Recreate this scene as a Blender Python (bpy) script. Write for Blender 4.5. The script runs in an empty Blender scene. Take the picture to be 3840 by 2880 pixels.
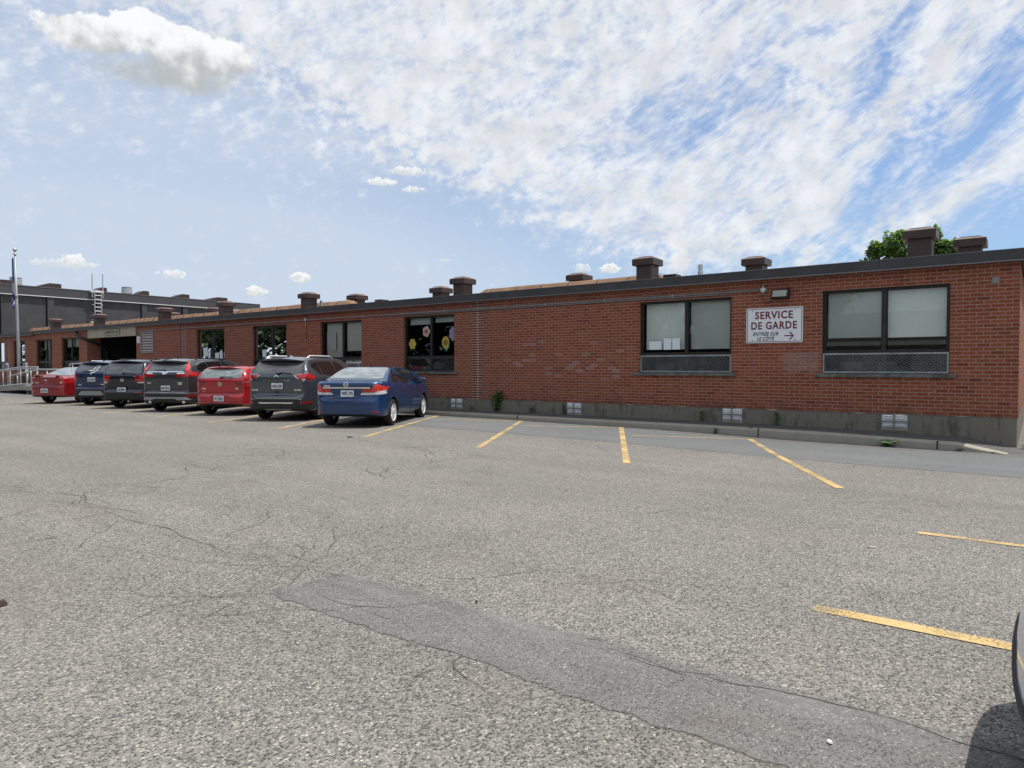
import bpy, bmesh, math, random
import numpy as np
from itertools import product
from mathutils import Vector, Matrix, noise as mnoise
from mathutils.bvhtree import BVHTree
from mathutils.geometry import delaunay_2d_cdt

S = bpy.context.scene
COL = S.collection
random.seed(7)
R = math.radians

# ------------------------------------------------------------------ camera, sun, sky, exposure
K = 1.075                      # the brick building's own measuring unit: one local metre is K world metres
CAM = Vector((0.264, -15.474, 1.41))
yaw, pitch, roll = R(-37.107), R(-1.412), R(-0.025)
fw = Vector((math.sin(yaw)*math.cos(pitch), math.cos(yaw)*math.cos(pitch), math.sin(pitch)))
rt = Vector((math.cos(yaw), -math.sin(yaw), 0)); up = rt.cross(fw)
r2 = rt*math.cos(roll) + up*math.sin(roll); u2 = up*math.cos(roll) - rt*math.sin(roll)
cam = bpy.data.cameras.new('camera'); camo = bpy.data.objects.new('camera', cam); COL.objects.link(camo)
m = Matrix.Identity(4)
for i in range(3):
    m[i][0], m[i][1], m[i][2], m[i][3] = r2[i], u2[i], -fw[i], CAM[i]
camo.matrix_world = m
cam.sensor_fit = 'HORIZONTAL'; cam.sensor_width = 36.0; cam.lens = 24.408
cam.clip_start = 0.05; cam.clip_end = 3000
S.camera = camo
S.view_settings.view_transform = 'Standard'; S.view_settings.look = 'None'
S.view_settings.gamma = 1.0; S.view_settings.exposure = 0.55
S.render.engine = 'CYCLES'
S.cycles.max_bounces = 8; S.cycles.transparent_max_bounces = 12
S.cycles.use_denoising = True

SUN = Vector((0.28, 0.25, 1.0)).normalized()
sun_el = math.asin(SUN.z); sun_az = math.atan2(SUN.x, SUN.y)
sl = bpy.data.lights.new('sun', 'SUN'); sl.energy = 3.3; sl.angle = R(0.53); sl.color = (1.0, 0.95, 0.87)
so = bpy.data.objects.new('sun', sl); COL.objects.link(so)
so.rotation_euler = (-SUN).to_track_quat('-Z', 'Y').to_euler()


SKY = 0.085     # strength of the Nishita sky
WH = 0.62       # radiance of white cloud


class NG:
    """small helper for writing node trees as expressions"""
    def __init__(s, tree): s.t = tree; s.t.nodes.clear()
    def node(s, typ, ins=None, **attrs):
        n = s.t.nodes.new(typ)
        for k, v in attrs.items(): setattr(n, k, v)
        for k, v in (ins or {}).items(): s.put(n.inputs[k], v)
        return n
    def put(s, sock, v):
        if isinstance(v, bpy.types.NodeSocket): s.t.links.new(v, sock)
        elif isinstance(v, (int, float)):
            if sock.type in ('RGBA',): sock.default_value = (v, v, v, 1)
            elif sock.type == 'VECTOR': sock.default_value = (v, v, v)
            else: sock.default_value = v
        else:
            v = tuple(v)
            if sock.type == 'RGBA' and len(v) == 3: v = v + (1,)
            sock.default_value = v
    def m(s, op, a, b=0.0, c=0.0, clamp=False):
        n = s.node('ShaderNodeMath', {0: a, 1: b, 2: c}, operation=op); n.use_clamp = clamp
        return n.outputs[0]
    def add(s, a, b): return s.m('ADD', a, b)
    def sub(s, a, b): return s.m('SUBTRACT', a, b)
    def mul(s, a, b): return s.m('MULTIPLY', a, b)
    def div(s, a, b): return s.m('DIVIDE', a, b)
    def v(s, op, a, b=(0, 0, 0), out=0):
        n = s.node('ShaderNodeVectorMath', {0: a, 1: b}, operation=op); return n.outputs['Value' if op in ('DOT_PRODUCT', 'LENGTH') else 'Vector']
    def scale(s, a, f):
        n = s.node('ShaderNodeVectorMath', {0: a}, operation='SCALE'); s.put(n.inputs['Scale'], f); return n.outputs['Vector']
    def sep(s, a):
        n = s.node('ShaderNodeSeparateXYZ', {0: a}); return n.outputs[0], n.outputs[1], n.outputs[2]
    def comb(s, x, y, z=0.0): return s.node('ShaderNodeCombineXYZ', {0: x, 1: y, 2: z}).outputs[0]
    def ss(s, x, lo, hi):
        n = s.node('ShaderNodeMapRange', {'Value': x, 'From Min': lo, 'From Max': hi}, interpolation_type='SMOOTHSTEP'); return n.outputs[0]
    def lin(s, x, lo, hi, a=0.0, b=1.0):
        n = s.node('ShaderNodeMapRange', {'Value': x, 'From Min': lo, 'From Max': hi, 'To Min': a, 'To Max': b}); return n.outputs[0]
    def noise(s, vec, scale, detail=3.0, rough=0.5, dist=0.0, dims='3D', col=False):
        n = s.node('ShaderNodeTexNoise', {'Vector': vec, 'Scale': scale, 'Detail': detail, 'Roughness': rough, 'Distortion': dist}, noise_dimensions=dims)
        return n.outputs['Color' if col else 0]
    def vor(s, vec, scale, feature='F1', out='Distance', rnd=1.0):
        n = s.node('ShaderNodeTexVoronoi', {'Vector': vec, 'Scale': scale, 'Randomness': rnd}, feature=feature); return n.outputs[out]
    def mix(s, f, a, b, blend='MIX'):
        n = s.node('ShaderNodeMix', data_type='RGBA', blend_type=blend)
        s.put(n.inputs[0], f); s.put(n.inputs[6], a); s.put(n.inputs[7], b); return n.outputs[2]
    def wn(s, vec): return s.node('ShaderNodeTexWhiteNoise', {'Vector': vec}, noise_dimensions='3D').outputs[0]


# ---- sky: Nishita blue under a procedural sheet of altocumulus and a few cumulus
W = bpy.data.worlds.new('World'); S.world = W; W.use_nodes = True
g = NG(W.node_tree)
sky = g.node('ShaderNodeTexSky', sky_type='NISHITA', sun_disc=False, sun_elevation=sun_el, sun_rotation=sun_az,
             altitude=50.0, air_density=1.0, dust_density=1.0, ozone_density=1.0)
D = g.v('NORMALIZE', g.node('ShaderNodeTexCoord').outputs['Generated'])
dx, dy, dz = g.sep(D)
az = g.mul(g.m('ARCTAN2', dx, dy), 57.2958)         # compass direction and height above the horizon, in degrees
el = g.mul(g.m('ARCSINE', dz), 57.2958)
A2 = g.comb(az, el, 0.0)
n2 = lambda vec, sc, det, ro=0.55, dist=0.0: g.noise(vec, sc, det, ro, dist, dims='2D')
def rot(deg, sx, sy, ox=0.0):
    c, s_ = math.cos(R(deg)), math.sin(R(deg))
    return g.comb(g.add(g.mul(g.add(g.mul(az, c), g.mul(el, s_)), sx), ox), g.mul(g.sub(g.mul(el, c), g.mul(az, s_)), sy), 0.0)
n_big = n2(g.v('ADD', A2, (3.0, 5.0, 0.0)), 0.11, 2)
wv = g.mul(g.sub(n_big, 0.5), 3.0)
n_str = n2(g.v('ADD', rot(38, 0.20, 0.46), g.comb(wv, g.mul(wv, 0.25), 0.0)), 1.0, 7, 0.66)
n_mot = n2(g.v('ADD', g.v('MULTIPLY', A2, (0.62, 0.80, 0.0)), g.comb(g.mul(wv, 0.2), 0.0, 0.0)), 1.0, 7, 0.64)
n_fine = n2(g.v('ADD', rot(24, 0.75, 1.9), g.comb(g.mul(wv, 0.6), wv, 0.0)), 1.0, 5, 0.62)
rightness = g.ss(az, -38, -16)
line = g.m('MAXIMUM', g.sub(9.2, g.mul(g.add(az, 30.0), 0.45)), 7.0)
s_ = g.add(g.sub(el, line), g.mul(g.sub(n_mot, 0.5), 5.0))
edge = g.ss(s_, -2.0, 3.2)
leftm = g.mul(g.ss(el, 12.5, 18.0), g.sub(1.0, edge))
def spot(a0, e0, ra, re, deg=0.0):
    c, s2 = math.cos(R(deg)), math.sin(R(deg)); u, v = g.sub(az, a0), g.sub(el, e0)
    p, q = g.div(g.add(g.mul(u, c), g.mul(v, s2)), ra), g.div(g.sub(g.mul(v, c), g.mul(u, s2)), re)
    return g.sub(1.0, g.ss(g.add(g.mul(p, p), g.mul(q, q)), 0.0, 1.0))
gap = g.add(g.add(g.mul(spot(-6.5, 14.2, 8.5, 3.6, 40), 0.24), g.mul(spot(-24.0, 19.0, 10.0, 3.6, 18), 0.16)), g.add(g.mul(spot(-9.0, 21.5, 5.5, 1.8, 62), 0.21), g.mul(spot(-1.5, 20.0, 4.5, 1.8, 45), 0.22)))
gap = g.add(gap, g.add(g.mul(spot(-34.5, 13.6, 5.0, 2.0, -12), 0.13), g.mul(spot(0.5, 9.0, 10.0, 4.0, 10), 0.30)))
pat = g.add(g.mul(n_str, g.lin(rightness, 0, 1, 0.25, 0.72)), g.mul(n_mot, g.lin(rightness, 0, 1, 0.75, 0.28)))
dens = g.add(pat, g.add(g.mul(g.sub(n_big, 0.5), 0.25), g.mul(g.sub(n_fine, 0.5), 0.42)))
cov = g.ss(g.sub(g.add(dens, g.add(g.mul(edge, 0.385), g.mul(leftm, 0.17))), gap), 0.50, 0.98)
cov = g.mul(cov, g.ss(el, 1.5, 6.0))
blue = g.v('MULTIPLY', g.scale(sky.outputs[0], SKY), (0.62, 0.87, 1.12))
low = g.sub(1.0, g.ss(el, 4.0, 21.0))
leftward = g.ss(az, -10.0, -62.0)
veil = g.add(g.mul(low, g.lin(leftward, 0, 1, 0.20, 0.82)), g.mul(g.m('MAXIMUM', edge, g.mul(leftm, 0.8)), g.lin(rightness, 0, 1, 0.34, 0.10)))
veil = g.m('MINIMUM', g.add(veil, g.add(g.mul(leftward, 0.40), 0.08)), 0.93)
c1 = g.mix(veil, blue, (0.415, 0.475, 0.562))
shade = g.lin(n2(g.v('ADD', A2, (0.7, 9.0, 0.0)), 0.42, 4), 0.32, 0.68, 0.86*WH, 1.04*WH)
c2 = g.mix(g.mul(cov, 0.93), c1, g.scale(g.mix(cov, (0.80, 0.875, 1.02), (0.945, 0.97, 1.0)), shade))


def cloud(col, lobes, nz, nz2, hh, e0, alpha, grey, top, amp, soft0):
    """one cumulus: the union of a few ellipses, eaten into by noise, paler on its upper side"""
    d = None
    for (a0, eb, ha, he) in lobes:
        b = g.div(g.sub(el, eb), he); b = g.m('MAXIMUM', b, g.mul(b, -1.35)); a = g.div(g.sub(az, a0), ha)
        dd = g.m('SQRT', g.add(g.mul(a, a), g.mul(b, b))); d = dd if d is None else g.m('SMOOTH_MIN', d, dd, 0.22)
    up_ = g.div(g.sub(el, e0), hh)
    dd = g.add(d, g.mul(g.sub(nz, 0.5), amp))
    den = g.ss(g.div(g.sub(1.03, dd), g.lin(up_, -1.0, 0.4, soft0, 0.15)), 0.0, 1.0)
    lit = g.ss(g.add(g.mul(up_, 0.80), g.mul(g.sub(nz2, nz), 1.5)), -0.45, 0.80)
    return g.mix(g.mul(den, alpha), col, g.mix(lit, (grey*0.96*WH, grey*WH, grey*0.99*WH), (top*WH, top*WH, top*1.01*WH)))
nA, nA2 = n2(g.v('ADD', A2, (1.0, 2.0, 0.0)), 0.62, 6, 0.56), n2(g.v('ADD', A2, (1.15, 3.0, 0.0)), 0.50, 3)
c3 = cloud(c2, [(-61.0, 21.5, 4.8, 1.95), (-67.8, 21.9, 3.8, 1.6), (-64.5, 23.2, 2.6, 1.1), (-63.0, 20.2, 6.4, 1.55)], nA, nA2, 1.9, 21.5, 0.92, 0.57, 1.10, 1.05, 1.25)
nB, nB2 = n2(A2, 2.3, 3), n2(g.v('ADD', A2, (0.05, 0.16, 0.0)), 2.0, 2)
for (a0, e0, ha, he, al) in [(-70.2, 7.05, 2.3, 0.34, .5), (-69.2, 7.25, 0.95, 0.55, .95), (-63.1, 6.75, 0.95, 0.42, .75), (-57.3, 5.75, 0.85, 0.52, .95), (-54.0, 6.9, 0.9, 0.52, .95),
                             (-31.3, 7.95, 0.85, 0.45, .6), (-29.1, 7.85, 0.95, 0.50, .95), (-45.6, 15.4, 1.5, 0.42, .85), (-47.7, 14.5, 1.2, 0.38, .85), (-45.2, 14.05, 1.0, 0.30, .75), (-42.6, 8.6, 0.7, 0.16, .3)]:
    c3 = cloud(c3, [(a0, e0, ha, he)], nB, nB2, he, e0, al, 0.80, 1.06, 1.3, 0.8)
bg = g.node('ShaderNodeBackground', {'Color': c3, 'Strength': 1.0})
wo = g.node('ShaderNodeOutputWorld', {'Surface': bg.outputs[0]})

# ------------------------------------------------------------------ materials
MATS = {}
def newmat(name):
    mt = bpy.data.materials.new(name); mt.use_nodes = True; MATS[name] = mt
    return mt, NG(mt.node_tree)
def finish(n, bsdf): n.node('ShaderNodeOutputMaterial', {'Surface': bsdf})
def simple(name, col, rough=0.6, metal=0.0, var=0.0, vs=6.0, bump=0.0, bs=60.0, spec=0.5, coat=0.0, wear=None, ior=1.45):
    mt, n = newmat(name)
    oc = n.node('ShaderNodeTexCoord').outputs['Object']
    c = col
    if var:
        nz = n.noise(oc, vs, 5, 0.6)
        c = n.mix(n.ss(nz, 0.3, 0.7), tuple(x*(1-var) for x in col), tuple(min(1, x*(1+var)) for x in col))
    if wear:
        c = n.mix(n.ss(n.noise(oc, wear[0], 6, 0.65), wear[1], wear[1]+0.12), c, wear[2])
    ins = {'Base Color': c, 'Roughness': rough, 'Metallic': metal, 'Specular IOR Level': spec, 'Coat Weight': coat, 'Coat Roughness': 0.03, 'IOR': ior}
    if bump:
        b = n.node('ShaderNodeBump', {'Height': n.noise(oc, bs, 3), 'Strength': bump, 'Distance': 0.01})
        ins['Normal'] = b.outputs[0]
    p = n.node('ShaderNodeBsdfPrincipled', ins); finish(n, p.outputs[0])
    return mt

def gz(x, y):
    A = np.interp(x, [-60, -14, -11, -6.4, -3.5, 0, 6, 30], [.02, .02, .02, -.01, -.07, -.088, -.10, -.10])
    t = min(max((y+11.0)/8.0, 0), 1); t = t*t*(3-2*t)
    return float(A*t)

# brick: running bond worked out from the wall's own coordinates (u along the wall, v up), in units of K
def brick_mat(name, stack=False, dark=1.0):
    mt, n = newmat(name)
    geo = n.node('ShaderNodeNewGeometry')
    x, y, z = n.sep(geo.outputs['Position'])
    u = n.div(n.add(x, y), K); v = n.div(n.add(z, 0.106), K)
    wob = n.mul(n.sub(n.noise(geo.outputs['Position'], 9.0, 2), 0.5), 0.004)
    v = n.add(v, wob)
    row = n.m('FLOOR', n.div(n.sub(v, 0.547), 0.0667))
    bl = 0.205 if stack else 0.2
    off = 0.0 if stack else n.mul(n.m('FLOORED_MODULO', row, 2.0), 0.5)
    cu = n.add(n.div(n.add(u, 0.0 if not stack else 12.005 if name == 'brick_stack' else 0.0), bl), off)
    colid = n.m('FLOOR', cu)
    fu = n.m('FRACT', cu); fv = n.m('FRACT', n.div(n.sub(v, 0.547), 0.0667))
    rnd = n.wn(n.comb(colid, row, 1.0)); rnd2 = n.wn(n.comb(colid, row, 5.0)); rnd3 = n.wn(n.comb(colid, row, 9.0))
    mu = n.m('MINIMUM', fu, n.sub(1.0, fu)); mv = n.m('MINIMUM', fv, n.sub(1.0, fv))
    rag = n.mul(n.sub(n.noise(geo.outputs['Position'], 55.0, 3), 0.5), 0.05)
    inb = n.mul(n.ss(n.add(mu, n.mul(rag, 0.5)), 0.016 if not stack else 0.030, 0.034 if not stack else 0.05), n.ss(n.add(mv, rag), 0.058 if not stack else 0.09, 0.105 if not stack else 0.14))
    a = (0.215*dark, 0.060*dark, 0.031*dark); b = (0.288*dark, 0.088*dark, 0.046*dark)
    c = n.mix(rnd, a, b)
    c = n.mix(n.mul(n.m('GREATER_THAN', rnd2, 0.95), 0.5), c, (0.25*dark, 0.105*dark, 0.05*dark))
    c = n.mix(n.mul(n.m('LESS_THAN', rnd2, 0.05), 0.5), c, (0.12, 0.036, 0.024))
    wire = n.noise(n.comb(n.mul(u, 1.0), n.mul(v, 5.0), rnd), 60.0, 4, 0.7)
    c = n.mix(n.ss(wire, 0.52, 0.75), c, n.v('MULTIPLY', c, (0.42, 0.38, 0.36)))
    big = n.noise(geo.outputs['Position'], 0.7, 4, 0.6)
    c = n.mix(n.mul(n.ss(big, 0.45, 0.75), 0.22), c, n.v('MULTIPLY', c, (0.66, 0.62, 0.6)))
    mort = n.mix(n.noise(geo.outputs['Position'], 14.0, 4), (0.29, 0.195, 0.152), (0.41, 0.295, 0.238)) if not stack else n.mix(0.5, (0.50, 0.36, 0.29), (0.62, 0.47, 0.40))
    if not stack:
        # chalked-over bricks and scribbles left by children
        zone = n.mul(n.mul(n.ss(u, -11.2, -10.4), n.sub(1.0, n.ss(u, -7.6, -7.0))), n.mul(n.ss(v, 1.0, 1.2), n.sub(1.0, n.ss(v, 2.0, 2.15))))
        zone2 = n.mul(n.mul(n.ss(u, -7.4, -5.0), n.sub(1.0, n.ss(u, -0.5, -0.1))), n.mul(n.ss(v, 0.75, 0.95), n.sub(1.0, n.ss(v, 1.5, 1.75))))
        zone3 = n.mul(n.mul(n.ss(u, -3.95, -3.7), n.sub(1.0, n.ss(u, -3.25, -3.1))), n.mul(n.ss(v, 1.25, 1.4), n.sub(1.0, n.ss(v, 1.65, 1.72))))
        sc = n.noise(geo.outputs['Position'], 45.0, 4, 0.8)
        ch = n.mul(n.mul(zone, n.m('GREATER_THAN', rnd3, 0.90)), n.ss(sc, 0.40, 0.58))
        smear = n.mul(n.ss(n.noise(geo.outputs['Position'], 2.6, 3), 0.56, 0.70), n.ss(sc, 0.47, 0.66))
        ch2 = n.m('MAXIMUM', n.mul(zone2, n.mul(smear, 0.55)), n.mul(zone3, n.mul(n.ss(sc, 0.36, 0.62), 0.75)))
        c = n.mix(n.mul(n.m('MAXIMUM', ch, ch2), 0.75), c, n.mix(rnd, (0.30, 0.25, 0.27), (0.36, 0.32, 0.28)))
        # weep holes in the bottom course, every third joint
        weep = n.mul(n.m('LESS_THAN', n.m('ABSOLUTE', n.sub(n.m('FLOORED_MODULO', u, 0.6), 0.3)), 0.294), 0.0)
        wp = n.m('ABSOLUTE', n.sub(n.m('FLOORED_MODULO', n.add(u, 0.3), 0.6), 0.3))
        weep = n.mul(n.m('LESS_THAN', wp, 0.007), n.mul(n.m('LESS_THAN', v, 0.61), n.m('GREATER_THAN', v, 0.552)))
    c = n.mix(inb, mort, c)
    if not stack: c = n.mix(weep, c, (0.02, 0.012, 0.01))
    dirt = n.mul(n.sub(1.0, n.ss(v, 0.56, 0.85)), n.ss(n.noise(geo.outputs['Position'], 3.0, 4), 0.4, 0.7))
    c = n.mix(n.mul(dirt, 0.45), c, (0.075, 0.05, 0.04))
    run = n.mul(n.ss(n.noise(n.comb(n.mul(u, 2.6), 0.0, n.mul(v, 0.25)), 1.6, 5, 0.65), 0.52, 0.72), n.m('MAXIMUM', n.ss(v, 2.2, 3.1), n.mul(n.ss(v, 0.4, 1.25), n.sub(1.0, n.ss(v, 1.2, 1.27)))))
    c = n.mix(n.mul(run, 0.38), c, n.v('MULTIPLY', c, (0.55, 0.52, 0.52)))
    h = n.add(n.mul(inb, 0.6), n.mul(wire, 0.25))
    bp = n.node('ShaderNodeBump', {'Height': h, 'Strength': 0.55, 'Distance': 0.008})
    p = n.node('ShaderNodeBsdfPrincipled', {'Base Color': c, 'Roughness': 0.86, 'Normal': bp.outputs[0], 'Specular IOR Level': 0.25}); finish(n, p.outputs[0])
    return mt
brick_mat('brick'); brick_mat('brick_stack', True, 0.58)

def concrete_mat(name, a, b, stain, sth=0.5, sc=2.0, bump=0.25):
    mt, n = newmat(name)
    pos = n.node('ShaderNodeNewGeometry').outputs['Position']
    x, y, z = n.sep(pos)
    n1 = n.noise(pos, sc, 6, 0.62); n2 = n.noise(n.comb(n.mul(n.add(x, y), 4.0), 0.0, n.mul(z, 0.7)), 2.5, 5, 0.6); n3 = n.noise(pos, 70, 3)
    c = n.mix(n1, a, b)
    c = n.mix(n.mul(n.ss(n.add(n.mul(n2, 0.5), n.mul(n1, 0.5)), sth, sth+0.16), 0.8), c, stain)
    c = n.mix(n.mul(n3, 0.35), c, n.v('MULTIPLY', c, (0.6, 0.6, 0.6)))
    bp = n.node('ShaderNodeBump', {'Height': n.add(n3, n.mul(n1, 0.5)), 'Strength': bump, 'Distance': 0.01})
    p = n.node('ShaderNodeBsdfPrincipled', {'Base Color': c, 'Roughness': 0.9, 'Normal': bp.outputs[0], 'Specular IOR Level': 0.2}); finish(n, p.outputs[0])
    return mt
concrete_mat('foundation_concrete', (0.150, 0.137, 0.115), (0.280, 0.255, 0.212), (0.092, 0.085, 0.072), 0.48, 2.6)
concrete_mat('curb_concrete', (0.27, 0.25, 0.21), (0.42, 0.39, 0.33), (0.17, 0.155, 0.13), 0.58, 3.0)
concrete_mat('ramp_concrete', (0.30, 0.28, 0.24), (0.42, 0.39, 0.34), (0.19, 0.175, 0.15), 0.60, 3.0)

def asphalt_mat(name, stones, basec, hole, size=1.0, contrast=1.0, patchy=0.25, lines=False, streak=False):
    """worn asphalt: pale stone faces set in darker binder, with cracks and tyre-polished areas"""
    mt, n = newmat(name)
    pos = n.node('ShaderNodeNewGeometry').outputs['Position']
    x, y, z = n.sep(pos)
    p2 = n.comb(x, y, 0.0)
    wv = n.scale(n.v('SUBTRACT', n.noise(p2, 60, 2, col=True), (.5, .5, .5)), 0.012)
    pw = n.v('ADD', p2, wv)
    v1 = n.node('ShaderNodeTexVoronoi', {'Vector': pw, 'Scale': 82/size}, voronoi_dimensions='2D'); v2 = n.node('ShaderNodeTexVoronoi', {'Vector': pw, 'Scale': 180/size}, voronoi_dimensions='2D')
    d1, d2 = v1.outputs['Distance'], v2.outputs['Distance']
    r1, r1b, r1c = n.sep(v1.outputs['Color']); r2, r2b, _ = n.sep(v2.outputs['Color'])
    s1 = n.mix(r1, stones[0], stones[1]); s1 = n.mix(n.m('GREATER_THAN', r1b, 0.95), s1, stones[2])
    s2 = n.mix(r2, stones[0], stones[1])
    show = n.mul(n.m('GREATER_THAN', r1c, 0.30), n.sub(1.0, n.ss(d1, 0.40, 0.62)))
    fine = n.mul(n.m('GREATER_THAN', r2b, 0.45), n.sub(1.0, n.ss(d2, 0.40, 0.62)))
    c = n.mix(n.mul(fine, 0.75*contrast), basec, s2)
    c = n.mix(n.mul(show, 0.95*contrast), c, s1)
    pits = n.mul(n.m('LESS_THAN', r1b, 0.27), n.sub(1.0, n.ss(d1, 0.32, 0.60)))
    c = n.mix(n.mul(pits, 0.85*contrast), c, hole)
    big = n.noise(p2, 0.35, 5, 0.6); mid = n.noise(p2, 2.2, 5, 0.62)
    k = n.add(n.mul(n.sub(big, 0.5), patchy*1.7), n.mul(n.sub(mid, 0.5), patchy))
    c = n.scale(c, n.add(1.0, k))
    c = n.mix(n.mul(n.ss(n.noise(p2, 0.9, 3), 0.56, 0.68), 0.16), c, (0.20, 0.175, 0.135))
    gut = n.mul(n.ss(y, -1.75, -0.95), n.ss(n.noise(p2, 3.5, 5, 0.65), 0.36, 0.62))
    c = n.mix(n.mul(gut, 0.65), c, (0.105, 0.093, 0.074))
    drag = n.noise(n.comb(n.mul(x, 0.10), n.mul(y, 1.1), 0.0), 1.0, 4, 0.6)
    c = n.scale(c, n.lin(drag, 0.3, 0.7, 0.90, 1.09))
    stn = n.mul(n.ss(n.noise(p2, 0.62, 4, 0.55), 0.63, 0.74), n.ss(n.noise(p2, 5.0, 3), 0.35, 0.6))
    c = n.mix(n.mul(stn, 0.38), c, n.v('MULTIPLY', c, (0.50, 0.48, 0.47)))
    if lines:
        w2 = n.scale(n.v('SUBTRACT', n.noise(p2, 1.7, 4, col=True), (.5, .5, .5)), 0.9)
        cr = n.node('ShaderNodeTexVoronoi', {'Vector': n.v('ADD', p2, w2), 'Scale': 0.22}, feature='DISTANCE_TO_EDGE').outputs[0]
        crk = n.mul(n.sub(1.0, n.ss(cr, 0.0, 0.0035)), n.ss(n.noise(p2, 0.5, 2), 0.50, 0.62))
        c = n.mix(n.mul(crk, 0.35), c, hole)
    if streak:
        c = n.mix(n.mul(n.sub(1.0, n.ss(x, -3.0, -1.2)), 0.55), c, n.v('MULTIPLY', c, (1.10, 1.16, 1.20)))
        c = n.mix(n.mul(n.ss(n.noise(n.comb(n.mul(x, 1.2), n.mul(y, 3.0), 4.0), 2.2, 6, 0.65), 0.46, 0.66), 0.35), c, n.v('MULTIPLY', c, (0.70, 0.67, 0.68)))
        sv = n.noise(n.comb(n.mul(x, 0.9), n.mul(y, 5.0), 0.0), 1.4, 5, 0.6)
        band = n.mul(n.ss(y, -12.62, -12.50), n.sub(1.0, n.ss(y, -12.44, -12.34)))
        c = n.mix(n.mul(n.mul(band, n.ss(sv, 0.46, 0.62)), 0.75), c, s1)
        rim_ = n.m('MAXIMUM', n.ss(y, -12.42, -12.22), n.sub(1.0, n.ss(y, -13.05, -12.93)))
        c = n.mix(n.mul(n.mul(rim_, n.ss(mid, 0.42, 0.60)), 0.55), c, s1)
    hgt = n.add(n.mul(show, 0.7), n.mul(fine, 0.35))
    bp = n.node('ShaderNodeBump', {'Height': hgt, 'Strength': 0.55, 'Distance': 0.004})
    p = n.node('ShaderNodeBsdfPrincipled', {'Base Color': c, 'Roughness': 0.88, 'Normal': bp.outputs[0], 'Specular IOR Level': 0.2})
    if streak:                      # the thin feathered edge of the repair lets the old surface show between its stones
        e_ = n.m('MAXIMUM', n.ss(y, -12.50, -12.20), n.sub(1.0, n.ss(y, -13.04, -12.90))); e_ = n.m('MAXIMUM', e_, n.sub(1.0, n.ss(x, -3.72, -3.25)))
        lost = n.ss(n.add(n.mul(e_, 0.62), n.mul(n.sub(n.noise(p2, 7.0, 5, 0.65), 0.5), 0.9)), 0.30, 0.42)
        tr = n.node('ShaderNodeBsdfTransparent'); p = n.node('ShaderNodeMixShader', {0: lost, 1: p.outputs[0], 2: tr.outputs[0]})
    finish(n, p.outputs[0])
    return mt
asphalt_mat('asphalt', ((0.178, 0.169, 0.155), (0.320, 0.303, 0.272), (0.42, 0.395, 0.345)), (0.134, 0.128, 0.120), (0.036, 0.035, 0.034), lines=True, patchy=0.22)
asphalt_mat('asphalt_repair', ((0.155, 0.148, 0.146), (0.225, 0.216, 0.210), (0.34, 0.325, 0.30)), (0.142, 0.134, 0.130), (0.045, 0.042, 0.041), size=0.75, contrast=0.9, patchy=0.34, streak=True)
asphalt_mat('asphalt_strip', ((0.145, 0.15, 0.155), (0.22, 0.225, 0.228), (0.33, 0.33, 0.325)), (0.138, 0.143, 0.148), (0.05, 0.05, 0.05), size=0.8, contrast=0.6, patchy=0.14)
asphalt_mat('asphalt_walk', ((0.10, 0.10, 0.105), (0.17, 0.17, 0.175), (0.26, 0.26, 0.26)), (0.095, 0.095, 0.10), (0.04, 0.04, 0.04), size=0.8, contrast=0.6, patchy=0.14)

def paint_line_mat():
    mt, n = newmat('line_paint')
    pos = n.node('ShaderNodeNewGeometry').outputs['Position']; x, y, z = n.sep(pos); p2 = n.comb(x, y, 0.0)
    worn = n.ss(n.add(n.mul(n.noise(p2, 60, 4, 0.7), 0.75), n.mul(n.noise(p2, 1.8, 3), 0.45)), 0.53, 0.72)
    c = n.mix(n.noise(p2, 6, 4), (0.47, 0.325, 0.135), (0.60, 0.44, 0.215))
    p = n.node('ShaderNodeBsdfPrincipled', {'Base Color': c, 'Roughness': 0.8, 'Specular IOR Level': 0.2})
    tr = n.node('ShaderNodeBsdfTransparent')
    mx = n.node('ShaderNodeMixShader', {0: n.mul(worn, 0.90), 1: p.outputs[0], 2: tr.outputs[0]}); finish(n, mx.outputs[0])
paint_line_mat()

simple('fascia_metal', (0.045, 0.044, 0.045), 0.55, var=0.18, vs=2.0)
simple('fascia_edge', (0.16, 0.165, 0.175), 0.4, 0.3)
simple('roof_membrane', (0.16, 0.125, 0.10), 0.95, var=0.25, vs=3, bump=0.3)
simple('brown_membrane', (0.20, 0.115, 0.068), 0.93, var=0.22, vs=2.5, bump=0.4, bs=90)
simple('vent_brown', (0.052, 0.030, 0.027), 0.45, var=0.18, vs=3)
simple('vent_top', (0.17, 0.105, 0.088), 0.5, var=0.15, vs=3)
simple('bronze_frame', (0.026, 0.023, 0.021), 0.42, 0.2, var=0.25, vs=8)
simple('old_aluminium', (0.30, 0.31, 0.30), 0.45, 0.5, var=0.25, vs=9)
simple('grille_metal', (0.33, 0.345, 0.35), 0.5, 0.4, var=0.2)
simple('dark_grille', (0.045, 0.048, 0.05), 0.5, 0.3)
simple('blind_cloth', (0.78, 0.80, 0.765), 0.9, var=0.04, vs=1.2)
simple('sill_stone', (0.125, 0.125, 0.112), 0.9, var=0.35, vs=7, bump=0.3)
simple('sign_white', (0.76, 0.78, 0.80), 0.38, var=0.03)
simple('sign_maroon', (0.16, 0.018, 0.022), 0.5)
simple('sign_black', (0.012, 0.012, 0.014), 0.5)
simple('galvanized', (0.50, 0.52, 0.53), 0.42, 0.65, var=0.15, vs=12)
simple('conduit_grey', (0.25, 0.25, 0.25), 0.5, 0.3, var=0.12)
simple('lens_glass', (0.36, 0.35, 0.30), 0.18, var=0.15, vs=30)
simple('paper', (0.70, 0.76, 0.78), 0.85, var=0.03)
simple('black_plastic', (0.010, 0.010, 0.011), 0.55)
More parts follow.
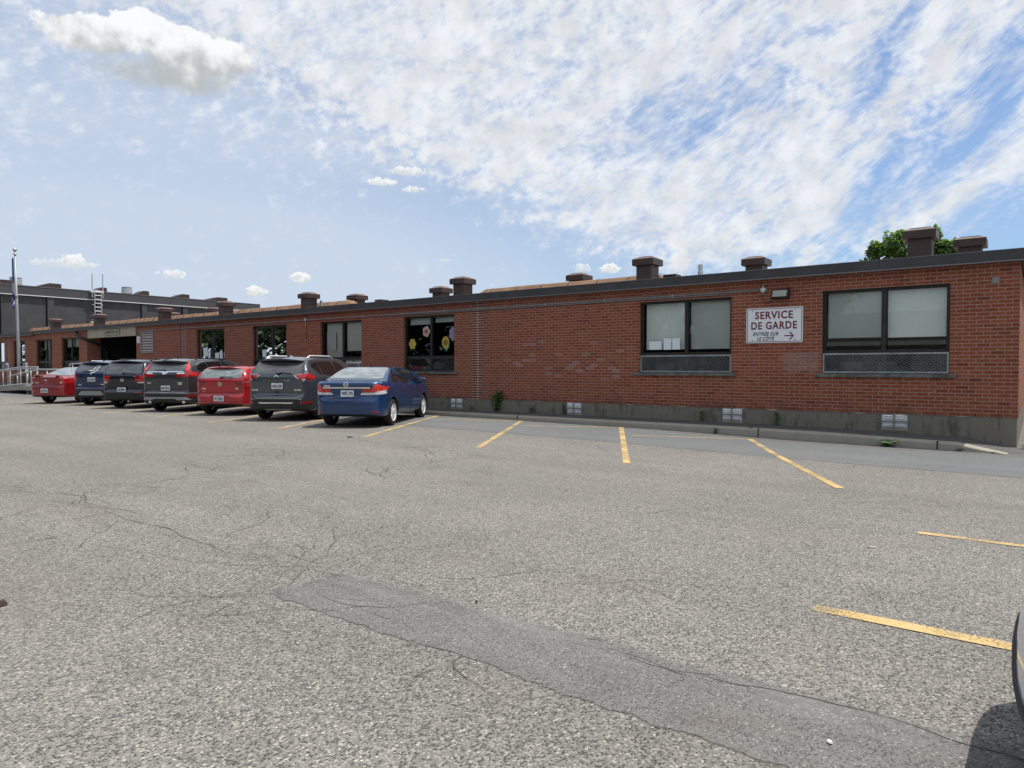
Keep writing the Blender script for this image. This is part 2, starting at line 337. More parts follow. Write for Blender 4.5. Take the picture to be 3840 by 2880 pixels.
simple('textured_plastic', (0.022, 0.022, 0.023), 0.65, bump=0.1, bs=400)
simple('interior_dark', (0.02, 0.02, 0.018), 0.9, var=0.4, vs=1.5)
simple('beige_panel', (0.36, 0.33, 0.25), 0.7, var=0.12, vs=4)
simple('door_dark', (0.02, 0.014, 0.012), 0.5)
simple('gym_wall', (0.062, 0.062, 0.070), 0.8, var=0.14, vs=1.5, bump=0.2, bs=40)
simple('gym_band', (0.066, 0.066, 0.074), 0.5, var=0.08, vs=0.6)
simple('vent_plate', (0.60, 0.62, 0.64), 0.5, 0.15, var=0.12, vs=10)
simple('clutter_grey', (0.10, 0.10, 0.10), 0.8, var=0.5, vs=3)
simple('pole_grey', (0.33, 0.34, 0.35), 0.5, 0.4)
simple('white_trim', (0.72, 0.73, 0.73), 0.5)
simple('leaf_green', (0.060, 0.145, 0.028), 0.55, var=0.45, vs=14)
simple('stem_green', (0.08, 0.09, 0.03), 0.7)
simple('bark', (0.085, 0.066, 0.05), 0.9, var=0.4, vs=8, bump=0.5, bs=25)
simple('petal_yellow', (0.46, 0.36, 0.07), 0.8, var=0.1)
simple('petal_pink', (0.48, 0.36, 0.33), 0.8, var=0.1)
simple('petal_lilac', (0.24, 0.22, 0.32), 0.8, var=0.3, vs=40)
simple('flower_red', (0.32, 0.09, 0.06), 0.8)
simple('flower_brown', (0.22, 0.12, 0.04), 0.8, var=0.3, vs=60)
simple('flower_green', (0.05, 0.30, 0.14), 0.8)
simple('flag_blue', (0.012, 0.045, 0.26), 0.8)
simple('flag_white', (0.7, 0.7, 0.72), 0.8)
simple('sign_blue', (0.02, 0.08, 0.35), 0.5)
simple('planter_brown', (0.16, 0.11, 0.07), 0.8, var=0.2)
simple('tyre_rubber', (0.012, 0.012, 0.012), 0.75, bump=0.1, bs=300)
simple('alloy', (0.72, 0.73, 0.74), 0.42, 0.45)
simple('dark_alloy', (0.10, 0.10, 0.105), 0.4, 0.8)
simple('chrome', (0.82, 0.83, 0.84), 0.10, 1.0)
simple('lamp_red', (0.42, 0.012, 0.012), 0.08, coat=1.0, var=0.35, vs=14)
simple('lamp_dark_red', (0.16, 0.008, 0.012), 0.10, coat=1.0, var=0.35, vs=14)
simple('lamp_bright_red', (0.62, 0.035, 0.025), 0.08, coat=1.0, var=0.25, vs=14)
simple('lamp_clear', (0.62, 0.62, 0.62), 0.1, coat=1.0, var=0.3, vs=25)
simple('reflector_red', (0.22, 0.012, 0.015), 0.2, coat=0.6)
simple('plate_white', (0.72, 0.75, 0.80), 0.45)
simple('plate_ink', (0.015, 0.02, 0.04), 0.6)
simple('seam_dark', (0.004, 0.004, 0.005), 0.7)
simple('house_siding', (0.62, 0.63, 0.62), 0.7)
simple('house_roof', (0.09, 0.085, 0.085), 0.9, var=0.3)
simple('silver_plastic', (0.30, 0.31, 0.32), 0.45, 0.3)
simple('grime_grey', (0.20, 0.195, 0.18), 0.8, var=0.2, vs=20)

def glass_mat(name, tint=(0.84, 0.88, 0.86), refl=1.0):
    mt, n = newmat(name)
    fr = n.node('ShaderNodeFresnel', {'IOR': 1.52}).outputs[0]
    tr = n.node('ShaderNodeBsdfTransparent', {'Color': tint}); gl = n.node('ShaderNodeBsdfGlossy', {'Color': (1, 1, 1), 'Roughness': 0.0})
    mx = n.node('ShaderNodeMixShader', {0: n.m('MULTIPLY', fr, 1.35*refl, clamp=True), 1: tr.outputs[0], 2: gl.outputs[0]}); finish(n, mx.outputs[0])
glass_mat('window_glass')

def car_glass(name, col, rough=0.02, mirror=0.0, streak=0.0):
    mt, n = newmat(name)
    oc = n.node('ShaderNodeTexCoord').outputs['Object']
    c = col
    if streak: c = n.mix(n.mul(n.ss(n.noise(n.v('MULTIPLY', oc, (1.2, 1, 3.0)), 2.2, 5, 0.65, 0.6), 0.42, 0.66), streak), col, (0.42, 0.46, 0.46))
    p = n.node('ShaderNodeBsdfPrincipled', {'Base Color': c, 'Roughness': rough, 'IOR': 1.6, 'Specular IOR Level': 0.5+mirror, 'Coat Weight': 1.0, 'Coat Roughness': 0.01}); finish(n, p.outputs[0])
car_glass('tinted_glass', (0.006, 0.007, 0.008))
car_glass('smoky_glass', (0.045, 0.047, 0.052), 0.12, streak=0.10)
car_glass('sky_sheen_glass', (0.115, 0.145, 0.148), 0.06, mirror=0.25, streak=0.38)  # rear glass: bright sky reflection put into the pale base colour and streaks

def car_paint(name, col, metal=0.35, rough=0.32):
    mt, n = newmat(name)
    oc = n.node('ShaderNodeTexCoord').outputs['Object']
    fl = n.noise(oc, 900, 1)
    c = n.mix(fl, tuple(x*0.8 for x in col), tuple(x*1.2 for x in col))
    x, y, z = n.sep(oc)
    dust = n.mul(n.sub(1.0, n.ss(z, 0.15, 0.75)), n.ss(n.noise(oc, 4, 5, 0.65), 0.40, 0.75))
    c = n.mix(n.mul(dust, 0.10), c, (0.20, 0.18, 0.155))
    p = n.node('ShaderNodeBsdfPrincipled', {'Base Color': c, 'Metallic': metal, 'Roughness': n.add(rough, n.mul(dust, 0.3)), 'Coat Weight': 1.0, 'Coat Roughness': 0.04}); finish(n, p.outputs[0])
car_paint('paint_blue', (0.001, 0.038, 0.135)); car_paint('paint_grey', (0.072, 0.084, 0.098), 0.5); car_paint('paint_red', (0.40, 0.008, 0.014), 0.1)
car_paint('paint_charcoal', (0.048, 0.048, 0.058), 0.5); car_paint('paint_navy', (0.003, 0.006, 0.019)); car_paint('paint_royal', (0.003, 0.021, 0.090))
car_paint('paint_maroon', (0.25, 0.006, 0.010), 0.2); car_paint('paint_silver', (0.46, 0.51, 0.59), 0.15)

# ------------------------------------------------------------------ mesh helpers
def TW(p):            # from the building's own units to world metres
    return (p[0]*K, p[1]*K, p[2]*K-0.106)
IDT = lambda p: tuple(p)
ROOTLOC = {}
def wloc(o):
    v = Vector((0, 0, 0))
    while o is not None:
        v = v + Vector(o.location) if o.rotation_euler.z == 0 or True else v
        o = o.parent
    return v
class MB:
    def __init__(s, tf=IDT): s.v = []; s.f = []; s.mi = []; s.tf = tf; s.cur = 0
    def vert(s, p): s.v.append(s.tf(p)); return len(s.v)-1
    def face(s, idx): s.f.append(tuple(idx)); s.mi.append(s.cur)
    def poly(s, pts): s.face([s.vert(p) for p in pts])
    def box(s, a, b):
        x0, y0, z0 = a; x1, y1, z1 = b
        i = [s.vert(p) for p in ((x0,y0,z0),(x1,y0,z0),(x1,y1,z0),(x0,y1,z0),(x0,y0,z1),(x1,y0,z1),(x1,y1,z1),(x0,y1,z1))]
        for q in ((3,2,1,0),(4,5,6,7),(0,1,5,4),(1,2,6,5),(2,3,7,6),(3,0,4,7)): s.face([i[k] for k in q])
    def prism(s, prof, x0, x1, axis='x'):
        """profile of (a,b) pairs, counter-clockwise, swept along an axis"""
        mk = (lambda t, p: (t, p[0], p[1])) if axis == 'x' else (lambda t, p: (p[0], t, p[1]))
        A = [s.vert(mk(x0, p)) for p in prof]; B = [s.vert(mk(x1, p)) for p in prof]
        n = len(prof)
        for i in range(n): s.face((A[i], A[(i+1) % n], B[(i+1) % n], B[i]))
        s.face(A[::-1]); s.face(B)
    def tube(s, pts, r, n=8, cap=True):
        pts = [Vector(p) for p in pts]; rs = r if isinstance(r, (list, tuple)) else [r]*len(pts)
        rings = []
        for i, p in enumerate(pts):
            d = (pts[min(i+1, len(pts)-1)] - pts[max(i-1, 0)]).normalized()
            a = d.orthogonal().normalized() if abs(d.z) > 0.95 else d.cross(Vector((0, 0, 1))).normalized()
            b = d.cross(a)
            rings.append([s.vert(p + a*(rs[i]*math.cos(t)) + b*(rs[i]*math.sin(t))) for t in [2*math.pi*k/n for k in range(n)]])
        for A, B in zip(rings, rings[1:]):
            for k in range(n): s.face((A[k], A[(k+1) % n], B[(k+1) % n], B[k]))
        if cap: s.face(rings[0][::-1]); s.face(rings[-1])
    def lathe(s, prof, c, axis='z', n=24):
        """profile of (r, h)"""
        rings = []
        for (r, h) in prof:
            ring = []
            for k in range(n):
                t = 2*math.pi*k/n; q = (r*math.cos(t), r*math.sin(t), h)
                if axis == 'x': q = (h, q[0], q[1])
                if axis == 'y': q = (q[1], h, q[0])
                ring.append(s.vert((c[0]+q[0], c[1]+q[1], c[2]+q[2])))
            rings.append(ring)
        for A, B in zip(rings, rings[1:]):
            for k in range(n): s.face((A[k], A[(k+1) % n], B[(k+1) % n], B[k]))
        s.face(rings[0][::-1]); s.face(rings[-1])
    def build(s, name, mats, parent=None, smooth=False, auto=None, recalc=True, bevel=0.0):
        base = Vector(parent['_w']) if parent is not None and '_w' in parent else Vector((0, 0, 0))
        me = bpy.data.meshes.new(name)
        me.from_pydata([tuple(Vector(p)-base) for p in s.v], [], s.f)
        if isinstance(mats, str): mats = [mats]
        for mname in mats: me.materials.append(MATS[mname])
        if len(mats) > 1: me.polygons.foreach_set('material_index', s.mi)
        if recalc or bevel:
            bm = bmesh.new(); bm.from_mesh(me); bmesh.ops.remove_doubles(bm, verts=bm.verts, dist=1e-5)
            bmesh.ops.recalc_face_normals(bm, faces=bm.faces)
            if bevel: bmesh.ops.bevel(bm, geom=[e for e in bm.edges if e.is_manifold and e.calc_face_angle(0) > 0.6], offset=bevel, segments=2, affect='EDGES', profile=0.5)
            bm.to_mesh(me); bm.free()
        if smooth: me.polygons.foreach_set('use_smooth', [True]*len(me.polygons))
        if auto is not None:
            me.polygons.foreach_set('use_smooth', [True]*len(me.polygons)); me.set_sharp_from_angle(angle=R(auto))
        o = bpy.data.objects.new(name, me); COL.objects.link(o)
        if parent is not None:
            o.parent = parent
            o['_w'] = tuple(base)
        return o
def build_split(mb, name, mats, parent, **kw):
    """one part for every separate piece collected in mb"""
    par = list(range(len(mb.v)))
    def find(i):
        while par[i] != i: par[i] = par[par[i]]; i = par[i]
        return i
    for f in mb.f:
        for i in f[1:]: par[find(i)] = find(f[0])
    groups = {}
    for f, mi in zip(mb.f, mb.mi): groups.setdefault(find(f[0]), []).append((f, mi))
    for fs in groups.values():
        q = MB(); mp = {}
        for f, mi in fs:
            q.cur = mi; idx = []
            for i in f:
                if i not in mp: mp[i] = q.vert(mb.v[i])
                idx.append(mp[i])
            q.face(idx)
        q.build(name, mats, parent, **kw)
def tag(o, label=None, cat=None, group=None, kind=None):
    if label: o['label'] = label
    if cat: o['category'] = cat
    if group: o['group'] = group
    if kind: o['kind'] = kind
    return o
def thing(name, label, cat, loc, rotz=0.0, group=None):
    o = bpy.data.objects.new(name, None); COL.objects.link(o)
    o.location = loc; o.rotation_euler = (0, 0, rotz); o.empty_display_size = 0.2
    o['_w'] = tuple(loc) if rotz == 0 else (0.0, 0.0, 0.0)
    return tag(o, label, cat, group)
def solo(mb, name, mats, label, cat, group=None, kind=None, **kw):
    """a thing that is one mesh, its origin moved to its base"""
    o = mb.build(name, mats, None, **kw)
    me = o.data; n = len(me.vertices); co = np.empty(n*3); me.vertices.foreach_get('co', co); co = co.reshape(-1, 3)
    c = np.array([(co[:, 0].min()+co[:, 0].max())/2, (co[:, 1].min()+co[:, 1].max())/2, co[:, 2].min()])
    me.vertices.foreach_set('co', (co-c).ravel()); me.update(); o.location = c
    return tag(o, label, cat, group, kind)
def struct(o): o['kind'] = 'structure'; return o
def text_mesh(txt, size, bold=0.0, shear=0.0, spacing=1.0):
    cu = bpy.data.curves.new('t', 'FONT'); cu.body = txt; cu.size = size; cu.offset = bold; cu.shear = shear; cu.space_character = spacing
    cu.align_x = 'CENTER'; cu.align_y = 'CENTER'; cu.resolution_u = 3
    o = bpy.data.objects.new('t', cu); COL.objects.link(o)
    dg = bpy.context.evaluated_depsgraph_get(); dg.update()
    me = bpy.data.meshes.new_from_object(o.evaluated_get(dg))
    v = [tuple(x.co) for x in me.vertices]; f = [tuple(p.vertices) for p in me.polygons]
    bpy.data.objects.remove(o); bpy.data.curves.remove(cu); bpy.data.meshes.remove(me)
    return v, f
def wall_text(mb, txt, cx, y, cz, size, width=None, **kw):
    """lettering laid on a wall that faces -Y"""
    v, f = text_mesh(txt, size, **kw)
    xs = [p[0] for p in v]; sc = 1.0 if width is None else width/(max(xs)-min(xs))
    off = (max(xs)+min(xs))/2; ys = [p[1] for p in v]; oz = (max(ys)+min(ys))/2
    b = len(mb.v)
    for p in v: mb.vert((cx+(p[0]-off)*sc, y, cz+p[1]-oz))
    for q in f: mb.face([b+i for i in q])
# ------------------------------------------------------------------ ground, strip, walk, kerb, lines
def grid_lines(lo, hi, near_lo, near_hi, step):
    a = list(np.arange(near_lo, near_hi+1e-6, step))
    k = step*2
    x = near_hi
    while x < hi: x += k; k *= 1.5; a.append(x)
    k = step*2; x = near_lo
    while x > lo: x -= k; k *= 1.5; a.insert(0, x)
    return a
gx = grid_lines(-900, 900, -62, 8, 1.0); gy = grid_lines(-900, 900, -18, 2, 0.4)
mb = MB()
ids = [[mb.vert((x, y, gz(x, y))) for y in gy] for x in gx]
for i in range(len(gx)-1):
    for j in range(len(gy)-1):
        mb.face((ids[i][j], ids[i+1][j], ids[i+1][j+1], ids[i][j+1]))
struct(mb.build('ground', 'asphalt', smooth=True, recalc=False))

def sheet(name, outline, mat, off=0.003, res=0.5):
    """flat outline draped over the ground"""
    pts = []
    for a, b in zip(outline, outline[1:]+outline[:1]):
        L = math.dist(a, b); k = max(1, int(L/res))
        for i in range(k): pts.append(Vector((a[0]+(b[0]-a[0])*i/k, a[1]+(b[1]-a[1])*i/k)))
    n = len(pts)
    x0, x1 = min(p.x for p in pts), max(p.x for p in pts); y0, y1 = min(p.y for p in pts), max(p.y for p in pts)
    extra = [Vector((x, y)) for x in np.arange(x0+res/2, x1, res) for y in np.arange(y0+res/2, y1, res)] if (y1-y0) > res else []
    vs, es, fs, *_ = delaunay_2d_cdt(pts+extra, [(i, (i+1) % n) for i in range(n)], [], 1, 1e-5)
    m_ = MB()
    for p in vs: m_.vert((p.x, p.y, gz(p.x, p.y)+off))
    for f_ in fs: m_.face(f_)
    return struct(m_.build(name, mat, smooth=True))
def wiggle(a, b, amp, step, seed):
    out = []; n = max(2, int(math.dist(a, b)/step))
    d = Vector((b[0]-a[0], b[1]-a[1])).normalized(); nr = Vector((-d.y, d.x))
    for i in range(n+1):
        t = i/n; q = Vector(a)*(1-t)+Vector(b)*t
        o = mnoise.noise(Vector((q.x*1.3, q.y*1.3, seed)))*amp + mnoise.noise(Vector((q.x*6, q.y*6, seed+9)))*amp*0.35
        q = q+nr*o; out.append((q.x, q.y))
    return out
KY = -0.95      # kerb face
sheet('asphalt_strip', [(-60, KY)]+[(2.0, KY)]+[(9.0, KY), (9.0, -3.9)]+wiggle((8.9, -3.95), (-60, -3.62), 0.06, 0.6, 3.0)[1:], 'asphalt_strip', res=0.6)
top = wiggle((-3.62, -12.42), (9.0, -12.18), 0.09, 0.06, 1.0); bot = wiggle((9.0, -13.02), (-2.75, -12.98), 0.06, 0.05, 5.0)
nose = [(-3.05, -12.99), (-3.35, -13.02), (-3.52, -13.0), (-3.56, -12.93), (-3.70, -12.84), (-3.72, -12.7), (-3.60, -12.60)]
sheet('asphalt_patch', top+bot+nose, 'asphalt_repair', res=0.09)

# cracks in the asphalt: thin open joints drawn as ribbons
def crack(pts, w, seed, m_):
    path = []
    for a, b in zip(pts, pts[1:]): path += wiggle(a, b, 0.07, 0.05, seed)
    prev = None
    for i, p in enumerate(path):
        q = path[min(i+1, len(path)-1)]; o = path[max(i-1, 0)]
        d = Vector((q[0]-o[0], q[1]-o[1]))
        if d.length < 1e-6: continue
        nr = Vector((-d.y, d.x)).normalized(); ww = w*(0.16+0.55*abs(mnoise.noise(Vector((p[0]*3, p[1]*3, seed)))))*min(1, 8*i/len(path)+.15, 8*(len(path)-i)/len(path)+.15)
        z = gz(*p)+0.0048
        A = m_.vert((p[0]+nr.x*ww, p[1]+nr.y*ww, z)); B = m_.vert((p[0]-nr.x*ww, p[1]-nr.y*ww, z))
        if prev: m_.face((prev[0], A, B, prev[1]))
        prev = (A, B)
simple('crack_dark', (0.048, 0.044, 0.040), 0.95)
def ground_px(x, y): # where a point of the photograph lies on the flat lot
    d = fw + r2*((x-1920)/2603.6) - u2*((y-1440)/2603.6); t = -CAM.z/d.z
    return (CAM.x+d.x*t, CAM.y+d.y*t)
m_ = MB()
CR = [([(-3.60,-13.82),(-3.79,-13.52),(-3.73,-13.27),(-3.67,-13.01),(-3.62,-12.75)], .007), ([(-3.6,-13.56),(-3.37,-13.36),(-3.23,-13.16),(-2.93,-12.89)], .006),
      ([(-4.24,-12.35),(-3.94,-12.38),(-3.63,-12.32)], .007), ([(-3.6,-13.03),(-3.59,-12.79),(-3.77,-12.5),(-3.44,-12.48)], .006), ([(-2.94,-12.88),(-2.88,-12.76)], .005),
      ([(-3.0,-12.14),(-2.72,-12.0),(-2.59,-11.77),(-2.36,-11.39)], .007), ([(-3.22,-12.31),(-2.93,-12.29),(-2.78,-12.22)], .006), ([(-1.6,-12.41),(-1.49,-12.37),(-1.41,-12.27)], .006),
      ([(-1.44,-12.42),(-1.24,-12.43),(-1.01,-12.5)], .006), ([(-1.03,-12.46),(-0.75,-12.43),(-0.43,-12.41),(-0.15,-12.4),(0.01,-12.41),(0.18,-12.4),(1.4,-12.44)], .008),
      ([(-7.23,-12.47),(-6.24,-12.51),(-5.8,-12.48),(-4.66,-12.57)], .010), ([(-6.22,-13.58),(-6.19,-13.19)], .008), ([(-8.08,-12.1),(-7.68,-11.68),(-7.57,-11.29)], .008),
      ([(-10.58,-6.57),(-10.02,-6.58),(-9.2,-6.89)], .012), ([(-7.38,-7.07),(-6.55,-7.05)], .012), ([(-6.96,-4.39),(-6.11,-4.57),(-5.46,-5.24)], .012), ([(-2.79,-9.27),(-2.56,-9.27)], .008),
      ([(-9.63,-12.57),(-9.07,-12.48)], .012), ([(-12.5,-3.60),(-9.0,-3.66),(-5.2,-3.70),(-2.0,-3.78)], .010), ([(-3.7,-12.38),(-4.6,-12.9),(-5.6,-13.1)], .006)]
for i, (p, w_) in enumerate(CR): crack(p, w_, i*1.7, m_)
rr = random.Random(21)
def branch(p, ang, L, w_, depth):
    pts_ = [p]; a = ang
    for k in range(max(2, int(L/0.14))):
        a += rr.uniform(-.55, .55); q = (pts_[-1][0]+0.14*math.cos(a), pts_[-1][1]+0.14*math.sin(a)); pts_.append(q)
        if depth and rr.random() < 0.30: branch(q, a+rr.choice((-1, 1))*rr.uniform(.5, 1.1), L*0.45, w_*0.7, depth-1)
    crack(pts_, w_, rr.random()*50, m_)
for (x, y, a, L, w_) in [(-3.62, -12.85, 2.6, 1.5, .006), (-3.6, -12.6, 2.9, 1.9, .005), (-3.3, -12.75, 0.2, 0.9, .005), (-3.7, -12.4, 1.9, 1.2, .005), (-3.5, -13.0, -2.4, 1.1, .006), (-5.0, -12.5, 2.2, 1.4, .008),
                         (-2.3, -11.9, 0.7, 1.2, .006), (-6.5, -12.4, 2.8, 2.2, .009), (-5.6, -13.3, 2.4, 1.2, .007), (-8.8, -12.0, 1.2, 2.5, .012), (-6.2, -9.6, 2.4, 2.2, .010), (-2.9, -9.6, 0.3, 1.6, .008),
                         (-11.0, -9.0, 0.4, 2.5, .014), (-1.9, -7.6, 0.2, 1.5, .009), (-9.0, -6.9, -0.2, 2.2, .012), (-0.7, -12.44, 0.6, .7, .004), (-1.3, -12.45, -.5, .5, .004), (-2.0, -13.0, -.3, .7, .005), (-0.6, -10.3, 2.2, .8, .005)]:
    branch((x, y), a, L, w_, 2)
struct(m_.build('asphalt_cracks', 'crack_dark', recalc=False))

def ribbon(a, b, w):
    d = Vector((b[0]-a[0], b[1]-a[1])).normalized(); n_ = Vector((-d.y, d.x))*(w/2)
    return [(a[0]+n_.x, a[1]+n_.y), (a[0]-n_.x, a[1]-n_.y), (b[0]-n_.x, b[1]-n_.y), (b[0]+n_.x, b[1]+n_.y)]
HD = Vector((-0.484, 0.875)); HR = Vector((0.875, 0.484))
for k in range(12):
    t = Vector((-1.63-2.94*k + (0.03, -0.02, 0.02)[k % 3], -6.2-0.03*(k % 2) - (.3 if k == 0 else 0)))
    e = t + HD*(5.3/0.875*0.98) if k else Vector((-4.36, -1.40))
    e = Vector((t.x + (-1.02 - t.y)*HD.x/HD.y, -1.02)) if k else e
    sheet('parking_line', ribbon(t, e, 0.105), 'line_paint', 0.0055, 0.4)
    h0 = e + HD*(-0.05); h1 = h0 - HR*2.35
    if k < 8: sheet('parking_line', ribbon(h0 - HR*0.05, h1, 0.07), 'line_paint', 0.0065, 0.4)
sheet('parking_line', ribbon((-0.53, -8.64), (5.2, -8.72), 0.10), 'line_paint', 0.0055, 0.5)
sheet('parking_line', ribbon((-0.76, -11.20), (5.0, -11.24), 0.115), 'line_paint', 0.0055, 0.5)

# walk along the wall and its kerb (W = height of the walk against the wall)
def walk_z(x): return float(np.interp(x, [-60, -4.2, -3.2, -0.8, -0.05, 1], [.152, .150, .135, .095, -.055, -.10]))
KX = [-60, -50, -40, -30, -20, -12.9, -12.88, -10.6, -7.0, -5.5, -4.36, -4.33, -3.0, -2.0, -1.2, -0.85, -0.6, -0.4, -0.2, -0.12]
def kerb_z(x):
    return float(np.interp(x, [-60, -5, -3, -1.6, -0.85, -0.12], [.135, .135, .115, .075, .060, -.083]))
m_ = MB(); prev = None
for x in KX:
    b = gz(x, KY)-0.08; zt = kerb_z(x); nose_ = min(0.035, max(0.0, (zt-b-0.08)*0.5))
    prof = [(KY, b), (KY, zt-nose_), (KY+0.022, zt-nose_*0.35), (KY+0.055, zt), (KY+0.18, zt+0.004), (KY+0.18, b)]
    ring = [m_.vert((x, y, z)) for y, z in prof]
    if prev:
        for i in range(5): m_.face((prev[i], ring[i], ring[i+1], prev[i+1]))
    else: m_.face(ring)
    prev = ring
m_.face(prev[::-1])
kerb = tag(m_.build('curb', 'curb_concrete', auto=35), None, None, None, 'structure')
m_ = MB()
for x in (-10.55, -4.33, -1.15, -17.0):                      # open joints between kerb castings
    zt = kerb_z(x); b = gz(x, KY); m_.box((x-0.012, KY-0.003, b+0.006), (x+0.012, KY+0.12, zt+0.003))
j_ = build_split(m_, 'curb_joint', 'crack_dark', kerb)
m_ = MB(); prev = None
for x in [-60, -45, -30, -20, -12, -8, -5, -4.2, -3.6, -3.2, -2.5, -1.8, -1.2, -0.8, -0.5, -0.3, -0.1, 0.25]:
    y0 = KY+0.18; zk = kerb_z(min(x, -0.12))-0.004 if x < -0.05 else -0.082; zw = walk_z(x)
    r_ = [m_.vert((x, y0+(0.02-y0)*t, zk+(zw-zk)*t + 0.006*mnoise.noise(Vector((x*2, t*3, 2))))) for t in (0, .25, .5, .75, 1)]
    if prev:
        for i in range(4): m_.face((prev[i], r_[i], r_[i+1], prev[i+1]))
    prev = r_
struct(m_.build('sidewalk', 'asphalt_walk', smooth=True))

m_ = MB(); rr = random.Random(17)                      # grit and dry leaf bits swept against the kerb
for k in range(420):
    x = -rr.random()*15.5-0.1; y = KY-0.01-abs(rr.gauss(0, 0.10)); z = gz(x, y)+0.0035; r_ = rr.uniform(0.004, 0.016); a = rr.random()*3
    q = [(x+r_*math.cos(a+t)*1.2, y+r_*math.sin(a+t)*0.8, z+rr.random()*0.004) for t in (0, 1.4, 3.0, 4.5)]
    m_.poly(q); m_.poly([(p_[0]*.6+x*.4, p_[1]*.6+y*.4, p_[2]+r_*0.5) for p_ in q])
simple('grit', (0.20, 0.165, 0.11), 0.95, var=0.5, vs=4)
solo(m_, 'litter', 'grit', 'grit and dry leaf bits swept against the foot of the kerb', 'litter', None, 'stuff', recalc=False)
# ------------------------------------------------------------------ the school: long low brick building
school = thing('school_building', 'long low red brick school with flat roof and dark grey metal fascia', 'building', TW((-26, 0, 0.5)))
WIN = [(-3.10, -0.99), (-7.00, -4.88), (-14.65, -12.65), (-18.53, -16.50), (-22.42, -20.38), (-26.30, -24.28), (-39.43, -37.30), (-42.80, -40.67), (-46.20, -44.40), (-49.70, -47.60)]
ZS, ZH, ZT = 1.28, 2.88, 1.68     # sill, head, transom
ENT = (-36.4, -31.33)
holes = [(a, b, ZS, ZH) for a, b in WIN] + [(ENT[0], ENT[1], -0.2, 3.2)]
stacks = [(-12.01, -11.60), (-27.52, -27.11), (-47.2, -46.6)]
xs = sorted({-53.0, 0.0, *[v for h in holes for v in h[:2]], *[v for s_ in stacks for v in s_]})
zs = sorted({0.547, ZS, ZH, 3.2, 3.30})
ZB = 0.547
m_ = MB(TW); DEP = 0.14
for x0, x1 in zip(xs, xs[1:]):
    for z0, z1 in zip(zs, zs[1:]):
        cx, cz = (x0+x1)/2, (z0+z1)/2
        if any(h[0] < cx < h[1] and h[2] < cz < h[3] for h in holes): continue
        if any(s_[0] < cx < s_[1] for s_ in stacks): continue
        m_.poly([(x0, 0, z0), (x1, 0, z0), (x1, 0, z1), (x0, 0, z1)])
for (a, b, z0, z1) in holes[:-1]:
    m_.poly([(a, 0, z0), (a, 0, z1), (a, DEP, z1), (a, DEP, z0)]); m_.poly([(b, 0, z1), (b, 0, z0), (b, DEP, z0), (b, DEP, z1)])
    m_.poly([(a, 0, z1), (b, 0, z1), (b, DEP, z1), (a, DEP, z1)])
a, b = ENT; ED = 0.62
m_.poly([(a, 0, -.2), (a, 0, 3.2), (a, ED, 3.2), (a, ED, -.2)]); m_.poly([(b, 0, 3.2), (b, 0, -.2), (b, ED, -.2), (b, ED, 3.2)])
m_.poly([(0, 0, ZB), (0, 18, ZB), (0, 18, 3.3), (0, 0, 3.3)])
m_.poly([(-53, 18, ZB), (-53, 0, ZB), (-53, 0, 3.3), (-53, 18, 3.3)])
m_.poly([(0, 18, ZB), (-53, 18, ZB), (-53, 18, 3.3), (0, 18, 3.3)])
m_.build('wall', 'brick', school, recalc=False)
for a, b in stacks:
    m_ = MB(TW)
    m_.poly([(a, 0.018, ZB), (b, 0.018, ZB), (b, 0.018, 3.3), (a, 0.018, 3.3)])
    m_.poly([(a, 0, ZB), (a, 0, 3.3), (a, 0.018, 3.3), (a, 0.018, ZB)]); m_.poly([(b, 0, 3.3), (b, 0, ZB), (b, 0.018, ZB), (b, 0.018, 3.3)])
    m_.poly([(a, 0, ZB), (a, .018, ZB), (b, .018, ZB), (b, 0, ZB)])
    c = (a+b)/2
    o_ = m_.build('brick_pilaster', 'brick_stack', school)
    m_ = MB(TW); m_.box((b-0.022, -0.002, ZB), (b-0.004, 0.016, 3.29)); m_.build('control_joint', 'fascia_edge', o_)
m_ = MB(TW)
m_.box((-53, 0.012, -0.25), (ENT[0], 0.25, ZB)); m_.box((ENT[1], 0.012, -0.25), (-0.012, 0.25, ZB)); m_.box((-0.25, 0.252, -0.25), (-0.012, 18, ZB))
m_.build('foundation', 'foundation_concrete', school, bevel=0.012)
m_ = MB(TW)                                                   # mortar crumbs and chipped ledge where brick meets concrete
xs_m = np.arange(-30, -0.02, 0.06); prev = None
for x in xs_m:
    n1 = mnoise.noise(Vector((x*3.1, 0, 4))); lo_ = ZB-0.004-max(0, n1-0.12)*0.055*(1.2 if x > -12 else .6); o_ = 0.008-max(0, n1-0.05)*0.022
    q = [m_.vert((x, 0.0115, lo_)), m_.vert((x, o_, lo_+0.002)), m_.vert((x, o_, ZB-0.0005)), m_.vert((x, 0.0115, ZB-0.0005))]
    if prev:
        for k in range(3): m_.face((prev[k], q[k], q[k+1], prev[k+1]))
    prev = q
m_.build('mortar_edge', 'curb_concrete', school)
